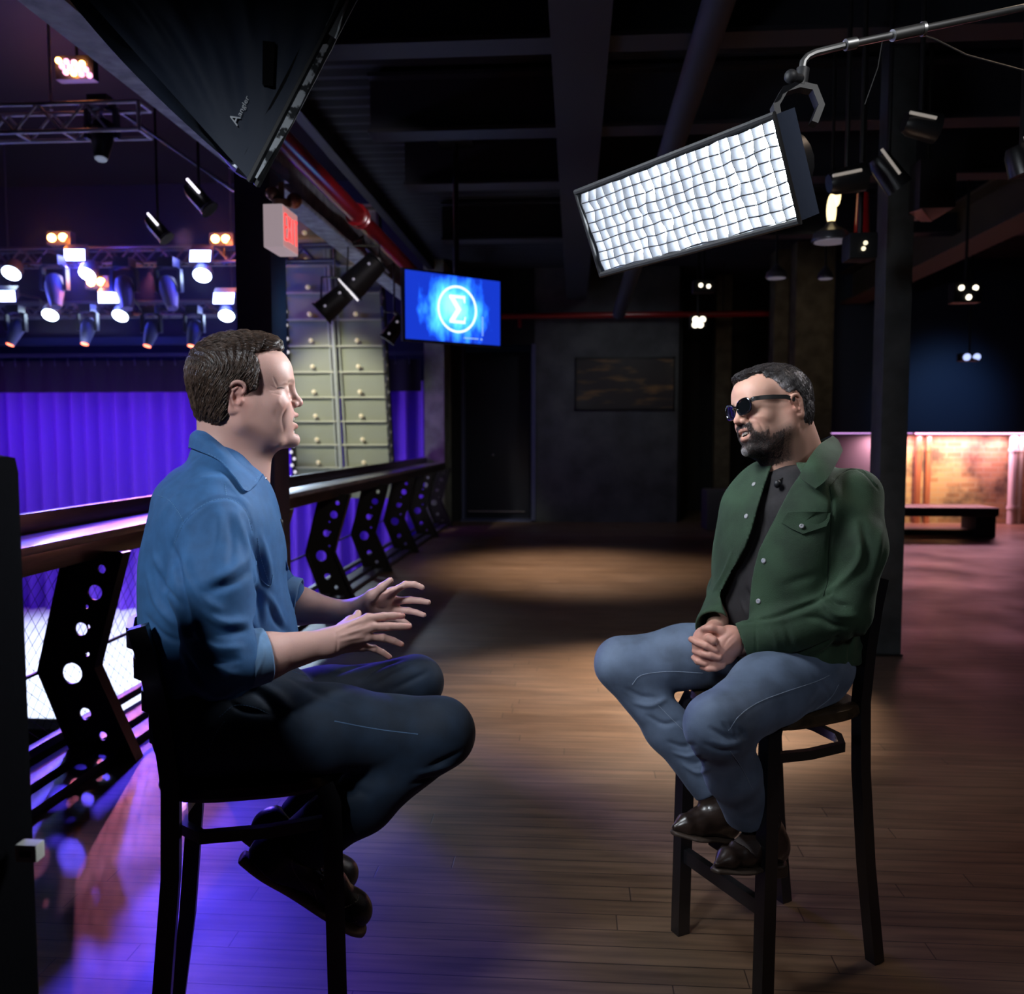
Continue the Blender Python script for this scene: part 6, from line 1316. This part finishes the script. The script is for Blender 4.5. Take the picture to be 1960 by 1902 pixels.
# --- skeleton
sN = P(1632, 950, 2.32); elN = P(1614, 1172, 2.235); wrN = P(1418, 1232, 2.285)
sF = P(1468, 940, 2.60); elF = P(1400, 1130, 2.62); wrF = P(1368, 1206, 2.38)
hN = b(-.02, .10, .82); knN = reach(hN, 1372, 1388, .43, True); hF = b(.03, -.10, .82); knF = P(1189, 1271, 2.47)
anN = P(1432, 1560, 2.28); anF = P(1372, 1520, 2.44)
0 and print('right', knN@FW, knF, px_ if False else '', elN@FW, wrN@FW)
# --- hands clasped
Sg = Sdf(); D0 = float((wrN-CAM)@FW); Dh = D0-.01
def h(x, y, o=0.0): return P(x, y, Dh+o)
wN = h(1420, 1232, .03)
Sg.rc(elN*.35+wrN*.65, wN, .035, .029, .02); Sg.rc(wN, h(1398, 1228), .030, .030, .02)
Sg.chain([h(1400, 1222, .0), h(1383, 1236, -.005)], [.033, .030], .02); Sg.ell(h(1392, 1232, .005), (.030, .030, .040), None, .02)
# near hand: thumb on top, fingers wrapping
Sg.chain([h(1404, 1214), h(1380, 1208, -.01), h(1362, 1202, -.012), h(1347, 1203, -.008)], [.017, .0125, .0105, .0088], .006)
# far hand: knuckles and fingers laid over the near one
wFh = h(1352, 1208, .05); Sg.rc(wrF, h(1350, 1216, .02), .028, .024, .02); Sg.ell(h(1345, 1232, .015), (.028, .026, .036), None, .015); Sg.rc(h(1347, 1220, .01), h(1345, 1255, .01), .02, .018, .015)
Sg.chain([h(1350, 1224, .0), h(1358, 1222, -.02), h(1366, 1226, -.028)], [.013, .0125, .0118], .003)                       # thumb tip showing
for pts, r in [([(1323, 1223, .012), (1336, 1230, -.006), (1352, 1236, -.022), (1370, 1244, -.028)], .0095), ([(1330, 1246, .012), (1345, 1251, -.012), (1360, 1254, -.025), (1376, 1258, -.028)], .0100),
               ([(1328, 1258, .02), (1336, 1266, .0), (1350, 1270, -.008)], .0088), ([(1344, 1277, .005), (1356, 1280, -.012), (1369, 1279, -.018), (1382, 1275, -.012)], .0082)]:
    Sg.chain([h(*p_) for p_ in pts], [r*.85, r*.98, r, r*.9], .0022)
Sg.rc(h(1392, 1258, .0), h(1368, 1268, -.004), .018, .015, .012); Sg.rc(h(1398, 1240), h(1370, 1252, -.005), .020, .018, .012)
Vg, Fg = Sg.mesh(np.minimum(h(1300, 1310, -.08), h(1460, 1310, .14))-.02, np.maximum(h(1460, 1180, .14), h(1300, 1180, -.08))+.02, .0021)
Vg = sculpt(Vg, Fg, [([(1406, 1212), (1392, 1224), (1384, 1240)], .004, -.0016), ([(1372, 1226), (1378, 1240), (1392, 1252)], .004, -.0016), ([(1410, 1225), (1390, 1245), (1375, 1262)], .004, .0012)])
parts2.append((Vg, Fg, np.tile(_v(SK2)*[1.02, .9, .92], (len(Vg), 1))))
Sx = Sdf(); Sx.rc(sN, elN, .050, .040, .02).rc(elN, wrN, .040, .03, .02).rc(sF, elF, .05, .04, .02).rc(elF, wrF, .04, .028, .02)
Sx.loft(STR*[1, 1, 0], Rz, Rf, Rs, [(.80, -.03, 0, .09, .12), (1.0, -.03, 0, .09, .13), (1.2, -.03, 0, .09, .14), (1.33, -.02, 0, .06, .12)], rnd=.03); Sx.rc(b(0, 0, 1.32), nkb, .05, .05, .03)
Vx, Fx = Sx.mesh(STR+[-.6, -.6, .7], STR+[.5, .5, 1.5], .008); parts2.append((Vx, Fx, np.tile(_v(SK2), (len(Vx), 1))))
V, Fq, C_ = join_parts(parts2); bodyR = mesh_obj('body', V, Fq, M_skin, RMn, colors=C_)

# --- T-shirt
St = Sdf(); St.loft(STR*[1, 1, 0], Rz, Rf, Rs, [(.78, .0, 0, .125, .165), (.95, .01, 0, .125, .17), (1.15, .0, 0, .12, .175), (1.28, -.015, 0, .105, .17), (1.345, -.02, 0, .08, .12), (1.375, -.02, 0, .062, .075)], n=2.2, rnd=.02)
St.fn(cloth_noise(50, .002, 12)); St.sub(Sdf().rc(nkb+Rz*.0, tw2(-.01, 0, -.05), .061, .060, 0), .004)
Vt, Ft = St.mesh(STR+[-.35, -.35, .72], STR+[.35, .35, 1.46], .005)
Vt = sculpt(Vt, Ft, [([(1460, 980), (1470, 1040), (1455, 1090)], .01, -.006), ([(1480, 960), (1485, 1010)], .01, .005), ([(1430, 1130), (1445, 1160), (1440, 1190)], .008, -.007), ([(1420, 1150), (1432, 1180)], .007, .006), ([(1436, 1120), (1450, 1150)], .008, .006)])
M_tee = mat('charcoal_tshirt', (.018, .015, .017), .85, noise=.2, nscale=40); tee = mesh_obj('tshirt', Vt, Ft, M_tee, RMn)
ns = [nkb+(Rf*cos(a_)*.066+Rs*sin(a_)*.076)+Rz*(-.012-.030*cos(a_)) for a_ in np.linspace(0, 2*pi, 30)[:-1]]
MB().tube(ns, .006, 8, closed=True, flat=(.5, 1.4), up=(0, 0, 1)).build('neckband', mat('tee_rib', (.018, .016, .018), .9), tee)
Tt = bvh(Vt, Ft); MB().sphere(P(1488, 926, 2.30), (.009, .009, .011), 14, 10).tube([P(1488, 926, 2.30), P(1492, 919, 2.31), P(1500, 914, 2.32)], .003, 6).build('lapel_microphone', mat('mic_black'), tee)

# --- jacket shell
def jk_solid(off):
    J = Sdf(); o = off
    J.loft(STR*[1, 1, 0], Rz, Rf, Rs, [(.80, -.03, 0, .18+o, .20+o), (.90, -.015, 0, .175+o, .20+o), (1.05, .0, 0, .158+o, .205+o), (1.20, -.01, 0, .150+o, .212+o), (1.29, -.02, 0, .130+o, .200+o), (1.345, -.025, 0, .10+o, .155+o), (1.385, -.03, 0, .078+o, .10+o)], n=2.3, rnd=.02)
    J.ell(sN+_v([-.01, .01, -.015]), (.075+o,)*3, None, .04); J.ell(sF, (.07+o,)*3, None, .04)
    J.chain([sN, P(1640, 1050, 2.26), elN], [.072+o, .070+o, .064+o], .03); J.chain([elN, elN*.5+wrN*.5, wrN], [.064+o, .060+o, .054+o], .03)
    J.chain([sF, sF*.4+elF*.6, elF], [.068+o, .064+o, .062+o], .03); J.chain([elF, wrF], [.060+o, .056+o], .03)
    return J
Jk = jk_solid(0.0); NZ = cloth_noise(38, .0028, 21); Jk.fn(NZ)
dN = (wrN-elN)/np.linalg.norm(wrN-elN); dF = (wrF-elF)/np.linalg.norm(wrF-elF)
inn = jk_solid(-.0115); inn.fn(NZ); inn.rc(wrN-dN*.2, wrN+dN*.1, .046, .046, 0); inn.rc(wrF-dF*.1, wrF+dF*.12, .050, .050, 0)
Jk.sub(inn, .002)
Jk.halfcap(wrN-dN*.004, dN, .075, .001); Jk.halfcap(wrF-dF*.004, dF, .085, .001)
OPEN = [(1512, 868), (1533, 905), (1512, 935), (1502, 955), (1484, 990), (1466, 1025), (1453, 1052), (1444, 1085), (1439, 1111), (1435, 1150), (1433, 1186), (1436, 1230), (1410, 1215), (1398, 1190), (1385, 1165), (1378, 1138), (1392, 1110), (1410, 1078), (1428, 1045), (1440, 1012), (1450, 975), (1462, 935), (1476, 895), (1490, 870)]
OU = [p_ for p_ in OPEN if p_[1] < 1192]; OL = [(1434, 1150), (1433, 1186), (1436, 1232), (1410, 1222), (1398, 1190), (1385, 1160), (1382, 1150)]
Jk.pixpoly(OU, 2.0, float((STR-CAM)@FW)-.045, .003); Jk.pixpoly(OL, 2.352, float((STR-CAM)@FW)-.045, .003)
Jk.half(b(0, 0, .855)+Rf*.0, -Rz+Rf*.10)
Jk.sub(Sdf().rc(nkb-Rz*.05, tw2(-.02, 0, -.02), .070, .068, 0), .004)
Vk, Fk = Jk.mesh(np.minimum(STR+[-.45, -.45, .80], np.minimum(wrN, wrF)-.1), np.maximum(STR+[.45, .45, 1.48], np.maximum(sN, sF)+.12), .0042)
SJ = [([(1438, 1188), (1480, 1180), (1520, 1167), (1560, 1152), (1588, 1136)], .007, -.011), ([(1425, 1196), (1480, 1190), (1530, 1177), (1575, 1160)], .009, .005), ([(1420, 1268), (1480, 1262), (1540, 1248), (1600, 1222)], .007, -.009), ([(1588, 930), (1592, 965), (1590, 1010), (1586, 1060), (1584, 1110)], .006, -.006), ([(1596, 915), (1625, 898), (1655, 905), (1680, 935)], .005, -.004), ([(1590, 935), (1612, 908), (1645, 898)], .006, .003), ([(1640, 1000), (1648, 1050), (1640, 1080), (1610, 1115), (1590, 1130)], .010, .009), ([(1652, 1010), (1660, 1060), (1645, 1100)], .012, -.006),
  ([(1580, 1140), (1600, 1155), (1625, 1160)], .008, -.009), ([(1575, 1150), (1600, 1175), (1640, 1180)], .009, .008), ([(1560, 1170), (1590, 1195), (1625, 1200)], .008, -.006), ([(1530, 1160), (1560, 1150), (1590, 1140)], .010, .007), ([(1540, 1180), (1570, 1185), (1590, 1200)], .008, -.006), ([(1500, 1190), (1510, 1215), (1515, 1245)], .008, -.005), ([(1470, 1195), (1485, 1225), (1490, 1255)], .009, .005),
  ([(1445, 1196), (1447, 1230), (1446, 1268)], .0025, -.003), ([(1440, 1060), (1420, 1090), (1400, 1130)], .008, .004), ([(1405, 1080), (1395, 1110), (1375, 1140)], .008, -.006), ([(1400, 1060), (1385, 1100), (1365, 1130)], .007, .006), ([(1500, 1120), (1530, 1110), (1560, 1100)], .012, -.004), ([(1610, 1210), (1590, 1240), (1560, 1260)], .010, -.007), ([(1640, 1195), (1630, 1230), (1625, 1270)], .009, -.006), ([(1655, 1200), (1648, 1235), (1640, 1265)], .008, .005), ([(1600, 880), (1625, 885), (1650, 895)], .012, .004), ([(1690, 1000), (1680, 1060), (1665, 1120)], .012, .006)]
Vk = sculpt(Vk, Fk, SJ); M_suede = mat('green_suede', (.024, .052, .026), .85, noise=.38, nscale=9, detail=8, sheen=.25, bump=.35, bscale=350)
jk = mesh_obj('jacket', Vk, Fk, M_suede, RMn); Tk = bvh(Vk, Fk)
# collar leaves
def pw(x, y, d): return P(x, y, d)
top = [pw(1560, 848, 2.56), pw(1590, 835, 2.50), pw(1588, 838, 2.40), pw(1570, 850, 2.32), pw(1552, 872, 2.27), pw(1530, 912, 2.245)]
mid = [pw(1562, 845, 2.57), pw(1600, 842, 2.50), pw(1600, 852, 2.37), pw(1585, 872, 2.28), pw(1563, 898, 2.235), pw(1541, 922, 2.225)]
bot = [pw(1562, 850, 2.58), pw(1606, 860, 2.50), pw(1610, 866, 2.35), pw(1597, 893, 2.26), pw(1580, 920, 2.215), pw(1561, 936, 2.205)]
sheet([top, mid, bot], .006, 'collar', M_suede, jk)
top = [pw(1560, 848, 2.56), pw(1532, 866, 2.60), pw(1505, 880, 2.58), pw(1484, 893, 2.53), pw(1472, 905, 2.47)]
mid = [pw(1560, 852, 2.575), pw(1528, 872, 2.62), pw(1494, 886, 2.60), pw(1472, 902, 2.54), pw(1460, 930, 2.47)]
bot = [pw(1560, 858, 2.585), pw(1522, 882, 2.63), pw(1485, 896, 2.62), pw(1462, 915, 2.55), pw(1450, 950, 2.49)]
sheet([top, mid, bot], .006, 'collar', M_suede, jk)
# pocket flap, seams, snaps
def patch(T, pts, th, name, m, par):
    hs = [cast(T, *p_) for p_ in pts]; P3 = [a+n_*.002 for a, n_ in hs]; n0 = np.mean([n_ for _, n_ in hs], 0); n0 /= np.linalg.norm(n0); c0 = np.mean(P3, 0)+n0*.003; mb = MB(); k = len(P3)
    mb.add(P3+[p_+n0*th for p_ in P3]+[c0+n0*th], [[i, (i+1) % k, k+(i+1) % k, k+i] for i in range(k)]+[[k+i, k+(i+1) % k, 2*k] for i in range(k)]); return mb.build(name, m, par, auto=40)
patch(Tk, [(1497, 1001), (1503, 990), (1509, 981), (1535, 980), (1562, 980), (1588, 981), (1586, 994), (1581, 1007), (1558, 1015), (1537, 1022), (1515, 1012)], .0035, 'pocket_flap', M_suede, jk)
M_snap = mat('pearl_snap', (.75, .74, .76), .2, metal=.5)
for (x, y) in [(1443.5, 927), (1429, 988), (1462, 1073), (1452, 1150.5)]:
    mb = disc_on(Tk, x, y, .0068, .004, .001)
    if mb.V: mb.build('snap_button', M_snap, jk)
mb = disc_on(Tk, 1535.5, 1007, .0062, .004, .006); mb.build('snap_button', M_snap, jk); mb = disc_on(Tk, 1319.6, 1201.5, .0045, .003, .001); mb.V and mb.build('snap_button', M_snap, jk)
mb = MB()
for ln in ([(1588, 930), (1592, 965), (1590, 1010), (1586, 1060), (1584, 1110), (1575, 1140)], [(1590, 930), (1612, 905), (1645, 896), (1678, 928)], [(1460, 1030), (1449, 1070), (1444, 1120), (1440, 1170)]): wire(Tk, ln, .0011, 0, 5, mb)
mb.build('seams', mat('dark_green_thread', (.012, .03, .014), .8), jk)

# --- jeans
Sq = Sdf(); zs2 = .735; kA = (hN+knN)/2+Rz*.012; kB = (hF+knF)/2+Rz*.008
Sq.ell(b(-.03, 0, .84), (.15, .19, .12), np.stack([Rf, Rs, Rz], 1), .03)
Sq.chain([hN, kA, knN], [.100, .090, .074], .04); Sq.chain([knN, knN*.5+anN*.5, anN], [.072, .066, .058], .03)
Sq.chain([hF, kB, knF], [.098, .086, .072], .04); Sq.chain([knF, knF*.5+anF*.5, anF], [.070, .062, .055], .03)
Sq.box(STR+_v([0, 0, zs2-.025]), (.215, .24, .025), np.stack([Rf, Rs, Rz], 1), .01, .015, 's')
dn = (anN-knN)/np.linalg.norm(anN-knN); df = (anF-knF)/np.linalg.norm(anF-knF); Sq.halfcap(anN-dn*.010, dn, .12); Sq.halfcap(anF-df*.02, df, .12)
Sq.sub(Sdf().rc(anN-dn*.09, anN+dn*.05, .047, .050, 0).rc(anF-df*.09, anF+df*.05, .044, .046, 0), .002)
Sq.fn(cloth_noise(42, .0016, 33))
Vq, Fq_ = Sq.mesh(STR+[-.75, -.75, .22], STR+[.42, .42, 1.05], .0046)
Vq = sculpt(Vq, Fq_, [([(1360, 1395), (1385, 1408), (1405, 1412), (1425, 1405)], .006, -.006), ([(1385, 1385), (1395, 1400), (1400, 1412)], .005, -.005), ([(1400, 1385), (1408, 1398), (1410, 1410)], .005, -.005), ([(1365, 1418), (1390, 1425), (1420, 1420)], .007, .006), ([(1350, 1425), (1380, 1438), (1415, 1436)], .006, -.005), ([(1415, 1395), (1424, 1402), (1430, 1412)], .004, -.005),
   ([(1200, 1318), (1225, 1332), (1260, 1335)], .007, -.005), ([(1215, 1345), (1245, 1350), (1275, 1338)], .007, .006), ([(1240, 1370), (1270, 1385), (1300, 1380)], .006, -.005), ([(1280, 1420), (1305, 1428), (1330, 1425)], .006, -.005), ([(1300, 1450), (1325, 1460), (1350, 1455)], .006, -.005), ([(1310, 1465), (1335, 1478), (1358, 1470)], .006, .005), ([(1290, 1440), (1315, 1447), (1340, 1440)], .006, .005),
   ([(1560, 1300), (1585, 1320), (1590, 1340)], .008, -.004)])
M_jr = mat('washed_blue_grey_denim', (.115, .155, .235), .75, noise=.28, nscale=11, detail=6, bump=.2, bscale=900, sheen=.2)
jr = mesh_obj('jeans', Vq, Fq_, M_jr, RMn); Tq = bvh(Vq, Fq_)
mb = MB()
for ln in ([(1588, 1292), (1560, 1305), (1500, 1325), (1450, 1345), (1415, 1370), (1395, 1398)], [(1210, 1310), (1228, 1292), (1280, 1285), (1345, 1288)], [(1398, 1438), (1420, 1470), (1440, 1510)], [(1560, 1358), (1590, 1335), (1605, 1310)], [(1255, 1345), (1290, 1380), (1310, 1400)]): wire(Tq, ln, .0013, 0, 5, mb)
mb.build('seams', mat('pale_denim_thread', (.22, .27, .36), .8), jr)
# --- cowboy boots
LMcur = RMn; M_cb = mat('dark_brown_boot_leather', (.030, .018, .014), .30, noise=.3, nscale=30, bump=.5, bscale=60, coat=.3); M_cs = mat('boot_sole_leather', (.06, .04, .03), .5)
u1, p1, T1, R1 = boot_left(P(1468, 1600, 2.30), P(1492, 1652, 2.33), P(1366, 1672, 2.14), 0, -dn, .047, 'boot', nrm=Rz+Rf*.1, mats=(M_cb, M_cs), sole_th=.014, seed=5, sharp=.8)
u2, p2, T2, R2_ = boot_left(P(1388, 1550, 2.43), P(1396, 1608, 2.46), P(1286, 1598, 2.37), 0, -df, .044, 'boot', nrm=Rz, mats=(M_cb, M_cs), sole_th=.014, seed=7, sharp=.8)

# ================================================================== thin stage haze around the rig
m = bpy.data.materials.new('stage_haze'); m.use_nodes = True; nt = m.node_tree; nt.nodes.remove(nt.nodes['Principled BSDF'])
vs_ = nt.nodes.new('ShaderNodeVolumeScatter'); vs_.inputs['Density'].default_value = 0.009; vs_.inputs['Anisotropy'].default_value = .3; vs_.inputs['Color'].default_value = (.9, .9, 1, 1)
nt.links.new(vs_.outputs[0], nt.nodes['Material Output'].inputs['Volume'])
hz = MB().box((-13.3, 10.6, 2.75), (-4.25, 13.3, 5.6)).build('stage_haze', m, smooth=False); tag(hz, 'thin haze hanging around the lighting rig above the stage', 'haze', kind='stuff')
